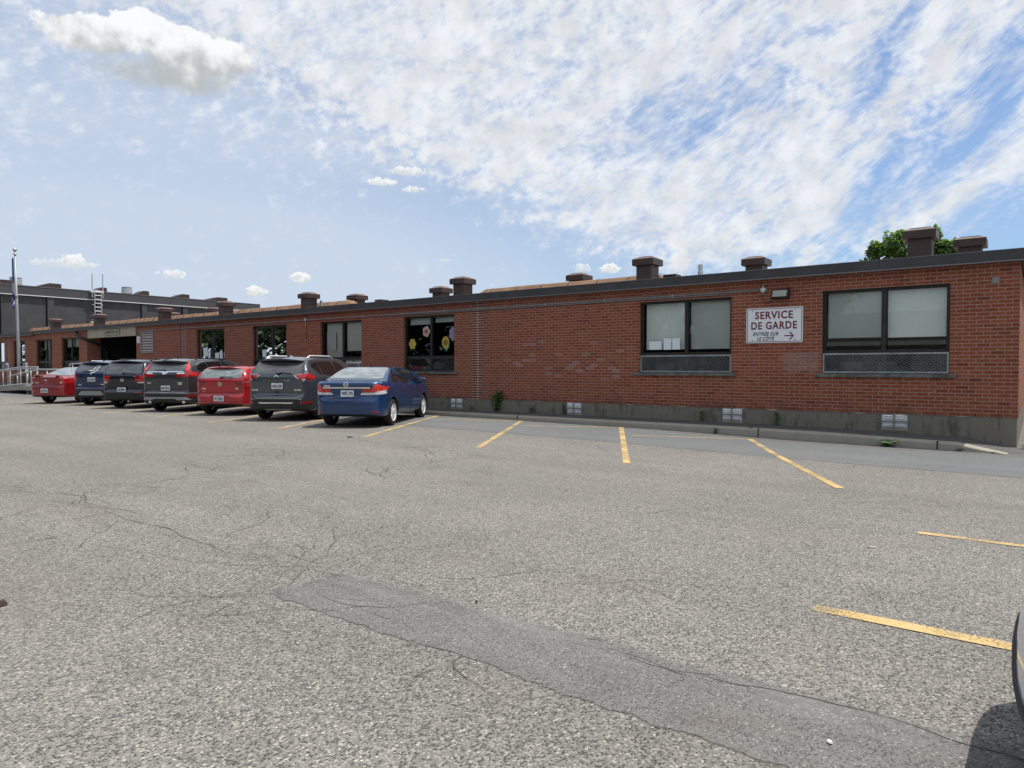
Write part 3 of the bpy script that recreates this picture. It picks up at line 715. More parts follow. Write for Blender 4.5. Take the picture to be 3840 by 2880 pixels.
# roof
m_ = MB(TW); m_.box((-52.9, 0.05, 3.29), (-0.05, 17.95, 3.352)); roof = m_.build('roof', 'roof_membrane', school)
m_ = MB(TW)
m_.box((-27.7, -0.15, 3.185), (0.15, 0.06, 3.365)); m_.box((0.012, 0.062, 3.185), (0.15, 18.1, 3.365))
m_.box((-42.98, -0.10, 3.20), (-27.72, 0.06, 3.36)); m_.box((-53.1, -0.13, 3.15), (-43.0, 0.06, 3.33))
fas = m_.build('fascia', 'fascia_metal', school, bevel=0.006)
m_ = MB(TW)
m_.box((-27.7, -0.162, 3.166), (0.162, -0.145, 3.188)); m_.box((0.145, -0.143, 3.166), (0.162, 18.1, 3.188)); m_.box((-27.7, -0.157, 3.36), (0.157, -0.10, 3.372))
m_.box((-42.98, -0.112, 3.185), (-27.72, -0.095, 3.203)); m_.box((-53.1, -0.142, 3.13), (-43.0, -0.125, 3.153))
m_.build('drip_edge', 'fascia_edge', fas)
m_ = MB(TW)
for x in np.arange(-26.5, 0, 3.05): m_.box((x, -0.1515, 3.19), (x+0.006, -0.149, 3.36))
build_split(m_, 'fascia_seam', 'seam_dark', fas)
# raised brown membrane upstands
def upstand(x0, x1, y, zt, jag):
    m_ = MB(TW); prev = None
    n = max(2, int((x1-x0)/0.6)); rr = random.Random(int(x0*10))
    for i in range(n+1):
        x = x0+(x1-x0)*i/n; e = min(1, i/1.0, (n-i)/1.0) if jag else 1
        h = 3.352+(zt-3.352)*(0.35+0.65*e) + (rr.random()-0.5)*0.018
        ring = [m_.vert(p) for p in ((x, y-0.42, 3.345), (x, y-0.30, 3.352+(h-3.352)*0.18), (x, y-0.06, 3.352+(h-3.352)*0.92), (x, y+0.02, h), (x, y+0.30, h), (x, y+0.32, 3.345))]
        if prev:
            for k in range(5): m_.face((prev[k], ring[k], ring[k+1], prev[k+1]))
        else: m_.face(ring)
        prev = ring
    m_.face(prev[::-1])
    o = m_.build('upstand', 'brown_membrane', school, auto=40)
    m_ = MB(TW)
    for x in np.arange(x0+0.9, x1-0.5, 0.92):
        m_.tube([(x, y-0.42, 3.352), (x+0.03, y-0.06, 3.362+(zt-3.352)*0.92), (x+0.03, y+0.03, zt+0.006)], 0.010, 5)
    build_split(m_, 'membrane_lap', 'vent_brown', o)
upstand(-13.95, -7.0, 2.2, 3.80, True); upstand(-52.5, -19.2, 2.2, 3.84, True)
# roof ventilators
for (x, y, zt) in [(-1.63, 1.5, 4.13), (-0.90, 3.0, 4.10), (-5.33, 3.0, 4.11), (-7.54, 1.5, 4.13), (-10.45, 3.0, 4.12), (-13.64, 1.5, 4.11), (-15.93, 3.0, 4.12), (-20.22, 3.0, 4.14), (-21.13, 1.5, 4.13),
                (-26.68, 1.5, 4.13), (-30.24, 3.0, 4.16), (-31.83, 1.5, 4.14), (-34.07, 3.0, 4.12), (-38.66, 1.5, 4.16), (-44.34, 1.5, 4.16), (-50.89, 1.5, 4.12)]:
    m_ = MB(TW); h = 0.205; w_ = 0.285
    m_.cur = 0
    m_.box((x-h, y-h, 3.345), (x+h, y+h, zt-0.19)); m_.box((x-h-.012, y-h-.012, 3.345), (x+h+.012, y+h+.012, 3.56))
    m_.box((x-w_, y-w_, zt-0.21), (x+w_, y+w_, zt-0.055))
    m_.cur = 1
    A = [m_.vert((x+sx*w_, y+sy*w_, zt-0.055)) for sx, sy in ((-1, -1), (1, -1), (1, 1), (-1, 1))]; B = [m_.vert((x+sx*0.19, y+sy*0.19, zt-0.008)) for sx, sy in ((-1, -1), (1, -1), (1, 1), (-1, 1))]
    for i in range(4): m_.face((A[i], A[(i+1) % 4], B[(i+1) % 4], B[i]))
    m_.face(B)
    m_.cur = 0; m_.box((x-0.175, y-0.175, zt-0.008), (x+0.175, y+0.175, zt+0.006))
    m_.build('roof_vent', ['vent_brown', 'vent_top'], roof, bevel=0.0)
for (x, y, z1, r_) in [(-6.45, 2.2, 3.94, 0.052), (-21.2, 2.1, 3.90, 0.05)]:
    m_ = MB(TW); m_.lathe([(r_*1.25, 3.35), (r_*1.25, z1-0.17), (r_, z1-0.165), (r_, z1-0.1), (r_*1.1, z1-0.095), (r_*1.1, z1)], (x, y, 0), n=14); m_.build('roof_pipe', 'galvanized', roof, auto=40)
for (x, y) in [(-7.2, 2.2), (-18.0, 2.2)]:
    m_ = MB(TW); m_.box((x-.13, y-.13, 3.35), (x+.13, y+.13, 3.72)); m_.box((x-.17, y-.17, 3.68), (x+.17, y+.17, 3.745)); m_.build('roof_vent', 'vent_brown', roof)

# windows
def lattice(m_, x0, x1, z0, z1, y, px_, pz_, w_, t_=0.004):
    """expanded metal: two families of thin crossing strands clipped to the rectangle"""
    for sgn in (1, -1):
        k = pz_/px_*sgn; c0 = z0-max(k*x0, k*x1)-pz_; c1 = z1-min(k*x0, k*x1)+pz_; c = c0
        while c < c1:
            xa, xb = x0, x1
            lo, hi = sorted(((z0-c)/k, (z1-c)/k)); xa, xb = max(xa, lo), min(xb, hi)
            if xb-xa > 0.004:
                za, zb = k*xa+c, k*xb+c; d = w_/2
                q = [m_.vert(p) for p in ((xa, y, za-d), (xb, y, zb-d), (xb, y, zb+d), (xa, y, za+d))]
                m_.face(q)
            c += pz_
def bars(m_, x0, x1, z0, z1, y0, y1, w_, mid=None):
    m_.box((x0, y0, z0), (x0+w_, y1, z1)); m_.box((x1-w_, y0, z0), (x1, y1, z1))
    m_.box((x0+w_, y0, z1-w_), (x1-w_, y1, z1)); m_.box((x0+w_, y0, z0), (x1-w_, y1, z0+w_))
SPEC = {0: dict(mull=-2.035, blind=((-3.03, -2.07, 1.965), (-1.99, -1.02, 1.955)), grille='light'), 1: dict(mull=-5.90, blind=((-6.92, -5.95, 1.80), (-5.85, -4.93, 1.80)), grille='light'),
        2: dict(mull=-13.60, blind=((-14.55, -13.65, 2.64), (-13.55, -12.70, 2.68)), grille='dark'), 3: dict(mull=-17.47, blind=((-18.42, -17.52, 1.72), (-17.42, -16.55, 1.92)), grille='dark'),
        4: dict(mull=-21.30, blind=((-22.3, -21.35, 2.78), (-21.25, -20.45, 2.78)), grille='dark'), 5: dict(mull=-25.22, blind=((-25.17, -24.35, 2.80),), grille='dark'),
        6: dict(mull=-38.35, blind=((-39.2, -38.4, 2.42), (-38.25, -37.4, 2.42)), grille='dark'), 7: dict(mull=-41.6, blind=((-42.2, -41.7, 2.35), (-41.2, -40.75, 1.70)), grille='dark'),
        8: dict(mull=-45.3, blind=((-44.9, -44.5, 2.3),), grille='dark'), 9: dict(mull=-48.6, blind=((-48.3, -47.7, 2.75),), grille='dark')}
for i, (a, b) in enumerate(WIN):
    sp = SPEC[i]; mu = sp['mull']; fwid = 0.045
    m_ = MB(TW)
    bars(m_, a, b, ZS+0.01, ZH, 0.075, 0.139, fwid)
    m_.box((mu-0.036, 0.070, ZS+0.07), (mu+0.036, 0.134, ZH-fwid))
    for x0, x1 in ((a+fwid, mu-0.036), (mu+0.036, b-fwid)):
        m_.box((x0, 0.073, ZT-0.03), (x1, 0.132, ZT+0.035))
        bars(m_, x0, x1, ZT+0.035, ZH-fwid, 0.092, 0.125, 0.014)
    w_o = m_.build('window', 'bronze_frame', school, bevel=0.003)
    for x0, x1 in ((a+fwid, mu-0.036), (mu+0.036, b-fwid)):
        m_ = MB(TW)
        m_.poly([(x0, 0.110, ZS+0.06), (x1, 0.110, ZS+0.06), (x1, 0.110, ZT-0.03), (x0, 0.110, ZT-0.03)])
        m_.poly([(x0+.02, 0.110, ZT+0.055), (x1-.02, 0.110, ZT+0.055), (x1-.02, 0.110, ZH-fwid-.02), (x0+.02, 0.110, ZH-fwid-.02)])
        m_.build('pane', 'window_glass', w_o)
    for (x0, x1, zb) in sp['blind']:
        m_ = MB(TW); n = 10; pr = None
        for k in range(n+1):
            x = x0+(x1-x0)*k/n; yy = 0.20+0.006*math.sin(k*0.9+i)
            q = (m_.vert((x, yy, zb)), m_.vert((x, yy+0.004, ZH-0.03)))
            if pr: m_.face((pr[0], q[0], q[1], pr[1]))
            pr = q
        m_.tube([(x0, 0.198, zb+0.008), (x1, 0.198, zb+0.008)], 0.012, 6)
        m_.build('blind', 'blind_cloth', w_o, auto=50)
    m_ = MB(TW)
    L = sp['grille'] == 'light'
    gy = 0.045 if L else 0.062
    gx0, gx1 = (a+0.012, b-0.012)
    if L: bars(m_, gx0, gx1, ZS+0.012, ZT-0.012, gy-0.012, gy+0.012, 0.028)
    else: bars(m_, gx0, gx1, ZS+0.02, ZT-0.02, gy-0.008, gy+0.010, 0.02)
    lattice(m_, gx0+0.02, gx1-0.02, ZS+0.03, ZT-0.03, gy, 0.078 if L else 0.05, 0.043 if L else 0.03, 0.0050 if L else 0.004)
    m_.build('window_grille', 'grille_metal' if L else 'dark_grille', w_o, recalc=False)
    m_ = MB(TW); m_.box((a-0.12, -0.045, ZS-0.068), (b+0.10, 0.10, ZS+0.0)); m_.build('sill', 'sill_stone', w_o, bevel=0.006)
# things glimpsed inside the rooms
m_ = MB(TW)
rr = random.Random(11)
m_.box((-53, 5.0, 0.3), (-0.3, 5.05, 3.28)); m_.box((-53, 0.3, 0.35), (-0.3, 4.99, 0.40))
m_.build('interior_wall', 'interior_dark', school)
m_ = MB(TW)
for i, (a, b) in enumerate(WIN[:6]):
    for k in range(7):
        x = a+0.1+rr.random()*(b-a-0.4); w_ = 0.12+rr.random()*0.3; h = 0.05+rr.random()*0.22; m_.box((x, 0.45+rr.random()*0.5, 1.2), (x+w_, 0.9+rr.random()*0.1, 1.25+h))
build_split(m_, 'window_clutter', 'clutter_grey', school)

# entrance: beam, soffit, doors, louvre, downpipe
m_ = MB(TW); m_.box((-36.25, -0.03, 2.79), (-31.335, 0.12, 3.195)); beam = m_.build('entrance_beam', 'beige_panel', school, bevel=0.006)
m_ = MB(TW)
for x in np.arange(-36.1, -31.4, 0.24): m_.box((x, -0.0325, 2.80), (x+0.008, -0.029, 3.19))
build_split(m_, 'panel_groove', 'grime_grey', beam)
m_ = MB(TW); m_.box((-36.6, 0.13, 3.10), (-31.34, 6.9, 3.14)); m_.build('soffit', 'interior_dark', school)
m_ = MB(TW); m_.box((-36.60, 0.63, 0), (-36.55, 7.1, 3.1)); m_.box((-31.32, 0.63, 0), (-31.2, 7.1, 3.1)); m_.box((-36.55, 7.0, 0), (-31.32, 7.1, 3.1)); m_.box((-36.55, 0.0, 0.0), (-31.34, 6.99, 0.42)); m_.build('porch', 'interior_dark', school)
for x0 in (-35.2, -34.1):
    m_ = MB(TW); m_.box((x0, 6.90, 0.45), (x0+1.0, 6.97, 2.7)); m_.build('entrance_door', 'door_dark', school)
m_ = MB(TW); bars(m_, -30.88, -29.75, 2.02, 2.925, -0.035, 0.02, 0.05)
lo = m_.build('louvre', 'old_aluminium', school)
m_ = MB(TW)
for k in range(7):
    z = 2.09+k*0.115; m_.prism([(-0.03, z), (-0.028, z-0.006), (0.004, z+0.062), (0.002, z+0.068)], -30.83, -29.80)
build_split(m_, 'louvre_blade', 'old_aluminium', lo)
m_ = MB(TW); m_.box((-30.83, 0.004, 2.07), (-29.8, 0.010, 2.88)); m_.build('louvre_back', 'black_plastic', lo)
m_ = MB(TW); m_.tube([(-37.45, -0.06, 3.2), (-37.44, -0.10, 3.08), (-37.2, -0.12, 2.96), (-36.55, -0.12, 2.80), (-36.42, -0.05, 2.74), (-36.33, 0.6, 2.45), (-36.33, 0.9, 2.2), (-36.33, 0.95, 0.3)], 0.065, 10)
m_.build('downpipe', 'black_plastic', school, smooth=True)
# foundation vents: louvred metal plates with a cross brace
for (x0, x1, z0, z1) in [(-2.04, -1.625, 0.30, 0.525), (-5.05, -4.64, 0.295, 0.53), (-8.94, -8.54, 0.285, 0.53), (-12.76, -12.35, 0.285, 0.53)]:
    m_ = MB(TW); m_.box((x0, -0.012, z0), (x1, 0.004, z1)); v_o = m_.build('crawl_vent', 'vent_plate', school, bevel=0.003)
    m_ = MB(TW); cx = (x0+x1)/2
    for xa, xb in ((x0+0.045, cx-0.03), (cx+0.03, x1-0.045)):
        for k in range(5):
            z = z0+0.03+k*0.042
            if abs(k-2) > 0: m_.prism([(-0.013, z), (-0.034, z+0.006), (-0.030, z+0.012), (-0.013, z+0.026)], xa, xb)
    build_split(m_, 'slat', 'white_trim', v_o)
    m_ = MB(TW); zc_ = (z0+z1)/2-0.005; m_.box((x0-0.05, -0.052, zc_-0.012), (x1+0.04, -0.036, zc_+0.012)); m_.box((cx-0.012, -0.060, z0-0.045), (cx+0.012, -0.0525, z1+0.03))
    m_.build('brace', 'grime_grey', v_o)
    m_ = MB(TW); m_.box((x0-.01, 0.0, z0-0.06), (x1+.01, 0.0105, z0-0.002)); m_.build('vent_ledge', 'curb_concrete', v_o)
m_ = MB(TW); m_.box((-0.39, -0.012, 2.825), (-0.285, 0.0, 2.925)); m_.lathe([(0.048, -0.012), (0.046, -0.03), (0.03, -0.034), (0.0, -0.034)], (-0.337, 0, 2.875), 'y', 18); m_.build('cover_plate', 'conduit_grey', school, auto=40)
# ------------------------------------------------------------------ signs, lamp, conduit
def wthing(name, label, cat, p, group=None): return thing(name, label, cat, TW(p), 0, group)
def rrect(x0, x1, z0, z1, r, n=5):
    out = []
    for cx, cz, a0 in ((x1-r, z0+r, -90), (x1-r, z1-r, 0), (x0+r, z1-r, 90), (x0+r, z0+r, 180)):
        for k in range(n+1): t = R(a0+90*k/n); out.append((cx+r*math.cos(t), cz+r*math.sin(t)))
    return out
def plate(m_, outl, y0, y1):
    A = [m_.vert((x, y0, z)) for x, z in outl]; B = [m_.vert((x, y1, z)) for x, z in outl]; n = len(outl)
    m_.face(A); m_.face(B[::-1])
    for i in range(n): m_.face((A[i], B[i], B[(i+1) % n], A[(i+1) % n]))
def frame_line(m_, o1, o2, y):
    A = [m_.vert((x, y, z)) for x, z in o1]; B = [m_.vert((x, y, z)) for x, z in o2]; n = len(o1)
    for i in range(n): m_.face((A[i], A[(i+1) % n], B[(i+1) % n], B[i]))
x0, x1, z0, z1 = -4.56, -3.445, 1.895, 2.605
sg = wthing('wall_sign', 'white metal sign with maroon words SERVICE DE GARDE and an arrow on the brick wall', 'sign', (-4.0, 0, z0))
m_ = MB(TW); plate(m_, rrect(x0, x1, z0, z1, 0.035), -0.022, -0.014); m_.build('panel', 'sign_white', sg)
m_ = MB(TW); frame_line(m_, rrect(x0+.018, x1-.018, z0+.018, z1-.018, 0.03), rrect(x0+.030, x1-.030, z0+.030, z1-.030, 0.024), -0.0235)
m_.build('border', 'sign_maroon', sg, recalc=False)
cx = (x0+x1)/2
m_ = MB(TW); wall_text(m_, 'SERVICE', cx-0.005, -0.0238, 2.455, 0.208, 0.745, bold=0.006, spacing=1.12); wall_text(m_, 'DE GARDE', cx-0.005, -0.0238, 2.245, 0.208, 0.90, bold=0.006, spacing=1.12)
m_.build('lettering', 'sign_maroon', sg, recalc=False)
m_ = MB(TW); wall_text(m_, 'ENTRÉE SUR', cx-0.165, -0.0238, 2.085, 0.1, 0.51, bold=0.0025, shear=0.22, spacing=1.1); wall_text(m_, 'LE CÔTÉ', cx-0.165, -0.0238, 1.988, 0.1, 0.345, bold=0.0025, shear=0.22, spacing=1.1)
m_.build('lettering', 'sign_black', sg, recalc=False)
m_ = MB(TW); ax, az = cx+0.30, 2.030
m_.poly([(ax-0.095, -0.0238, az-0.012), (ax+0.055, -0.0238, az-0.012), (ax+0.055, -0.0238, az+0.012), (ax-0.095, -0.0238, az+0.012)])
for s_ in (1, -1): m_.poly([(ax+0.09, -0.0240, az), (ax+0.062, -0.0240, az), (ax-0.012, -0.0240, az+s_*0.076), (ax+0.024, -0.0240, az+s_*0.076)])
m_.build('arrow', 'sign_maroon', sg, recalc=False)
m_ = MB(TW)
for x in (x0+0.13, x1-0.15):
    for z in (z0+0.055, z1-0.055): m_.lathe([(0.008, -0.030), (0.010, -0.024), (0.0101, -0.0225)], (x, 0, z), 'y', 10)
build_split(m_, 'bolt', 'sign_black', sg)
m_ = MB(TW); m_.box((x0+0.1, -0.0135, z0+0.05), (x0+0.14, 0.0, z1-0.05)); m_.box((x1-0.14, -0.0135, z0+0.05), (x1-0.1, 0.0, z1-0.05)); build_split(m_, 'bracket', 'galvanized', sg)

ws = wthing('entrance_sign', 'small framed sign reading ADMINISTRATION on the beige beam over the entrance', 'sign', (-33.65, -0.04, 2.9))
m_ = MB(TW); m_.box((-34.43, -0.05, 2.895), (-32.84, -0.034, 3.135)); m_.build('panel', 'beige_panel', ws)
m_ = MB(TW); bars(m_, -34.45, -32.82, 2.88, 3.15, -0.06, -0.036, 0.03); m_.build('border', 'grime_grey', ws)
m_ = MB(TW); wall_text(m_, 'ADMINISTRATION', -33.635, -0.0515, 3.015, 0.15, 1.42, bold=0.006); m_.build('lettering', 'sign_black', ws, recalc=False)
ns = wthing('number_sign', 'small white plate with the number 1 on the brick beside the louvre', 'sign', (-31.1, -0.02, 2.45))
m_ = MB(TW); m_.box((-31.24, -0.02, 2.455), (-30.985, -0.003, 2.745)); m_.build('panel', 'sign_white', ns)
m_ = MB(TW); wall_text(m_, '1', -31.11, -0.0215, 2.60, 0.26, bold=0.006); m_.build('lettering', 'sign_black', ns, recalc=False)

lp = wthing('wall_lamp', 'bronze wall pack light with square clouded lens above the white sign', 'lamp', (-3.87, -0.1, 2.77))
m_ = MB(TW)
m_.prism([(-0.002, 2.765), (-0.11, 2.77), (-0.175, 2.79), (-0.10, 2.945), (-0.06, 2.965), (-0.002, 2.965)], -4.03, -3.70)
m_.build('housing', 'bronze_frame', lp, bevel=0.012)
m_ = MB(TW)
m_.poly([(-4.0, -0.170, 2.807), (-3.73, -0.170, 2.807), (-3.73, -0.108, 2.936), (-4.0, -0.108, 2.936)]); m_.build('lens', 'lens_glass', lp)
m_ = MB(TW)
for k in range(9): x = -3.985+k*0.03; m_.poly([(x, -0.1722, 2.808), (x+0.006, -0.1722, 2.808), (x+0.006, -0.1102, 2.935), (x, -0.1102, 2.935)])
build_split(m_, 'lens_rib', 'old_aluminium', lp)
cd = wthing('conduit', 'long grey metal conduit running along the brick wall under the roof edge', 'conduit', (-17, 0, 2.95))
m_ = MB(TW); m_.tube([(-31.22, -0.03, 2.80), (-31.22, -0.03, 2.955), (-31.12, -0.03, 2.972), (-4.24, -0.03, 2.972)], 0.017, 8); m_.build('pipe', 'conduit_grey', cd, smooth=True)
m_ = MB(TW); m_.tube([(-15.6, -0.026, 2.932), (-4.9, -0.026, 2.932)], 0.011, 6); m_.build('pipe', 'conduit_grey', cd, smooth=True)
m_ = MB(TW); m_.tube([(-19.26, -0.03, 3.17), (-19.26, -0.03, 2.29)], 0.016, 8); m_.build('pipe', 'conduit_grey', cd, smooth=True)
for x, z in ((-4.22, 2.972), (-19.26, 2.985)):
    m_ = MB(TW); m_.lathe([(0.058, -0.005), (0.058, -0.055), (0.045, -0.064), (0.0, -0.066)], (x, 0, z), 'y', 8); m_.box((x-0.075, -0.03, z-0.012), (x+0.075, -0.015, z+0.012)); m_.box((x-.014, -.035, z-.085), (x+.014, -.02, z+.085))
    m_.build('junction_box', 'galvanized', cd)
m_ = MB(TW); m_.box((-19.285, -0.05, 2.27), (-19.235, -0.01, 2.36)); m_.build('end_box', 'conduit_grey', cd)
m_ = MB(TW); m_.tube([(-4.22, -0.04, 2.90), (-4.215, -0.05, 2.76), (-4.17, -0.06, 2.685), (-4.10, -0.06, 2.69), (-4.06, -0.05, 2.76), (-4.05, -0.03, 2.90)], 0.009, 6); m_.build('cable', 'vent_brown', cd, smooth=True)
m_ = MB(TW)
for x in np.arange(-30, -4.5, 1.7): m_.box((x, -0.049, 2.95), (x+0.025, -0.001, 2.955)); m_.box((x, -0.050, 2.955), (x+0.025, -0.046, 2.992))
build_split(m_, 'clip', 'galvanized', cd)

# ------------------------------------------------------------------ paper in the windows
def sheet_paper(name, x, z, w_, h, label, group, tilt=0.0, y=0.104):
    m_ = MB(TW); c, s_ = math.cos(tilt), math.sin(tilt); n = 4
    for k in range(n):
        a0, a1 = -w_/2+w_*k/n, -w_/2+w_*(k+1)/n
        bend = lambda t: 0.012*(t/(w_/2))**2
        q = []
        for (a, b) in ((a0, -h/2), (a1, -h/2), (a1, h/2), (a0, h/2)): q.append((x+a*c-b*s_, y-0.001-bend(a)*0.3, z+a*s_+b*c))
        m_.poly(q)
    return solo(m_, name, 'paper', label, 'paper', group, recalc=True)
G1 = 'paper sheets taped inside the second window from the right'
for (x, z, w_, h, l) in [(-6.655, 1.893, 0.30, 0.19, 'landscape white paper sheet, leftmost of three taped in the second window from the right'),
                          (-6.36, 1.92, 0.185, 0.255, 'upright white paper sheet, middle of three taped in the second window from the right'),
                          (-6.155, 1.922, 0.185, 0.255, 'upright white paper sheet nearest the mullion in the second window from the right')]:
    sheet_paper('paper_sheet', x, z, w_, h, l, G1, y=0.108)
G2 = 'paper sheets in the window above the dark grey hatch roof'
for (x, z, w_, h, t, l) in [(-26.0, 2.27, 0.11, 0.12, 0, 'tiny paper note stuck high at the left edge of the window with many papers'),
                             (-25.80, 2.00, 0.32, 0.36, 0.1, 'large wavy paper sheet, left pane of the window with many papers'),
                             (-25.52, 1.90, 0.15, 0.28, -0.08, 'narrow tilted paper sheet beside the mullion of the window with many papers'),
                             (-24.97, 1.85, 0.27, 0.22, 0.04, 'square paper sheet, right pane of the window with many papers'),
                             (-24.68, 1.88, 0.19, 0.30, 0.05, 'tall paper sheet, right pane of the window with many papers'),
                             (-24.42, 1.87, 0.10, 0.25, 0, 'thin paper strip at the right edge of the window with many papers')]:
    sheet_paper('paper_sheet', x, z, w_, h, l, G2, t, y=0.104)
sheet_paper('paper_sheet', -21.84, 1.90, 0.23, 0.26, 'single white paper sheet in the dark window behind the grey car', None, 0.06)
bd = wthing('notice_board', 'white board hanging against the lowered blind behind the blue car', 'board', (-18.13, 0.15, 1.95))
m_ = MB(TW); m_.box((-18.36, 0.150, 1.95), (-17.92, 0.168, 2.535)); m_.build('panel', 'paper', bd, bevel=0.004)
m_ = MB(TW); bars(m_, -18.365, -17.915, 1.945, 2.54, 0.144, 0.1495, 0.012); m_.build('border', 'sign_white', bd)
GF = 'paper flowers in the window beside the blue sedan'
def flower(x, z, label, petals, pr, col, ccol, cr, y=0.104, leaf=False, stretch=1.0):
    f = wthing('paper_flower', label, 'paper flower', (x, y, z-pr), GF)
    m_ = MB(TW); n = petals*10; rim = []
    for k in range(n):
        t = 2*math.pi*k/n; rr_ = pr*(0.74+0.26*abs(math.cos(t*petals/2))**0.6); rim.append((x+rr_*math.cos(t)*0.9, y, z+rr_*math.sin(t)*stretch))
    c0 = m_.vert((x, y-0.004, z)); ids_ = [m_.vert(p) for p in rim]
    for k in range(n): m_.face((c0, ids_[k], ids_[(k+1) % n]))
    m_.build('petals', col, f)
    m_ = MB(TW); ids_ = [m_.vert((x+cr*math.cos(2*math.pi*k/16), y-0.006, z+cr*math.sin(2*math.pi*k/16))) for k in range(16)]; m_.face(ids_); m_.build('flower_centre', ccol, f)
    if leaf:
        m_ = MB(TW); m_.poly([(x-0.10, y+0.002, z-pr*0.6), (x+0.02, y+0.002, z-pr*1.55), (x+0.15, y+0.002, z-pr*0.7), (x+0.02, y+0.002, z-pr*0.5)]); m_.build('leaf', 'flower_green', f)
flower(-14.38, 2.08, 'yellow paper daffodil in the left pane of the window beside the blue sedan', 6, 0.165, 'petal_yellow', 'petal_yellow', 0.05)
flower(-13.82, 2.43, 'pale pink paper rose high in the left pane beside the blue sedan', 5, 0.165, 'petal_pink', 'flower_red', 0.07)
flower(-13.07, 2.10, 'paper sunflower with brown centre in the right pane beside the blue sedan', 14, 0.165, 'petal_yellow', 'flower_brown', 0.09, leaf=True, stretch=1.1)
flower(-12.79, 2.34, 'lilac paper flower cut off by the right frame beside the blue sedan', 7, 0.17, 'petal_lilac', 'petal_lilac', 0.05, stretch=1.25, y=0.107)

# ------------------------------------------------------------------ gymnasium behind the left wing
gym = wthing('gymnasium', 'dark grey flat roofed hall rising behind the low brick wing', 'building', (-62, 9, 0))
GX = -50.0
m_ = MB(TW); m_.box((-76, 0.40, 0), (GX, 18.04, 6.0)); m_.build('wall', 'gym_wall', gym)
m_ = MB(TW); m_.box((-76.12, 0.28, 5.90), (GX+0.12, 18.16, 6.43)); m_.build('parapet', 'gym_band', gym, bevel=0.01)
m_ = MB(TW); m_.box((-76.15, 0.25, 5.855), (GX+0.15, 18.19, 5.90)); m_.build('trim', 'white_trim', gym)
m_ = MB(TW); m_.box((-76.14, 0.26, 6.43), (GX+0.14, 18.18, 6.475)); m_.build('coping', 'fascia_edge', gym)
for ya, yb in ((0.57, 0.62), (3.05, 3.43), (5.97, 6.33), (8.88, 9.24), (11.81, 12.17), (14.7, 15.06)):
    m_ = MB(TW); m_.box((GX-0.02, ya, 0.2), (GX+0.10, yb, 5.85)); m_.build('pilaster', 'gym_wall', gym)
    m_ = MB(TW); m_.box((GX-0.02, ya-0.06, 0.2), (GX+0.012, ya-0.002, 5.85)); m_.build('joint', 'seam_dark', gym)
for (ya, yb, zt, kind) in [(0.80, 1.37, 6.80, 'box'), (2.86, 4.11, 6.82, 'hood'), (6.25, 6.89, 6.83, 'hood'), (9.0, 9.72, 6.84, 'hood'), (11.69, 12.69, 6.84, 'hood'), (14.24, 15.76, 6.83, 'hood')]:
    m_ = MB(TW); X0 = GX-1.5
    m_.prism([(ya, 6.44), (yb, 6.44), (yb, zt-0.03), (yb-0.12, zt), (ya+(yb-ya)*0.45, zt), (ya, zt-0.20 if kind == 'hood' else zt)], X0, X0+0.9)
    P_ = [list(v) for v in m_.v]
    m_.v = [(v[0], v[1], v[2]) for v in m_.v]
    m_.build('roof_hood', 'vent_brown', gym)
for (ya, yb) in ((1.42, 2.1), (8.11, 8.79)):
    m_ = MB(TW); X0 = GX-1.2
    for (za, zb) in ((6.44, 6.52), (6.60, 6.95), (7.0, 7.06)):
        m_.lathe([((yb-ya)/2*(1.0 if za > 6.5 else 0.7), za), ((yb-ya)/2*(1.0 if za > 6.5 else 0.7), zb)], (X0, (ya+yb)/2, 0), n=12)
    m_.lathe([((yb-ya)/2*0.8, 6.52), ((yb-ya)/2*0.8, 7.0)], (X0, (ya+yb)/2, 0), n=12)
    m_.build('roof_fan', 'galvanized', gym, auto=30)
# roof ladder on the gymnasium
ld = wthing('roof_ladder', 'galvanized ladder with tall side rails fixed to the dark grey hall', 'ladder', (GX+0.2, 5.95, 4.0))
for y in (5.72, 6.13):
    m_ = MB(TW); m_.tube([(GX+0.35, y, 4.2), (GX+0.35, y, 6.5)], 0.030, 6); m_.build('side_rail', 'galvanized', ld)
for y in (5.60, 6.25):
    m_ = MB(TW); m_.tube([(GX+0.30, y, 6.02), (GX+0.30, y, 7.60)], 0.036, 6); m_.build('grab_rail', 'galvanized', ld)
for k in range(9):
    m_ = MB(TW); m_.tube([(GX+0.35, 5.72, 4.35+k*0.26), (GX+0.35, 6.13, 4.35+k*0.26)], 0.024, 6); m_.build('rung', 'white_trim', ld)
m_ = MB(TW)
for y in (5.66, 6.19):
    for z in (4.55, 5.55, 6.45): m_.tube([(GX+0.13, y, z), (GX+0.36, y, z)], 0.025, 5)
m_.box((GX+0.14, 5.50, 6.36), (GX+0.36, 6.28, 6.50)); m_.box((GX+0.12, 5.45, 4.35), (GX+0.5, 5.80, 4.42))
build_split(m_, 'bracket', 'white_trim', ld)

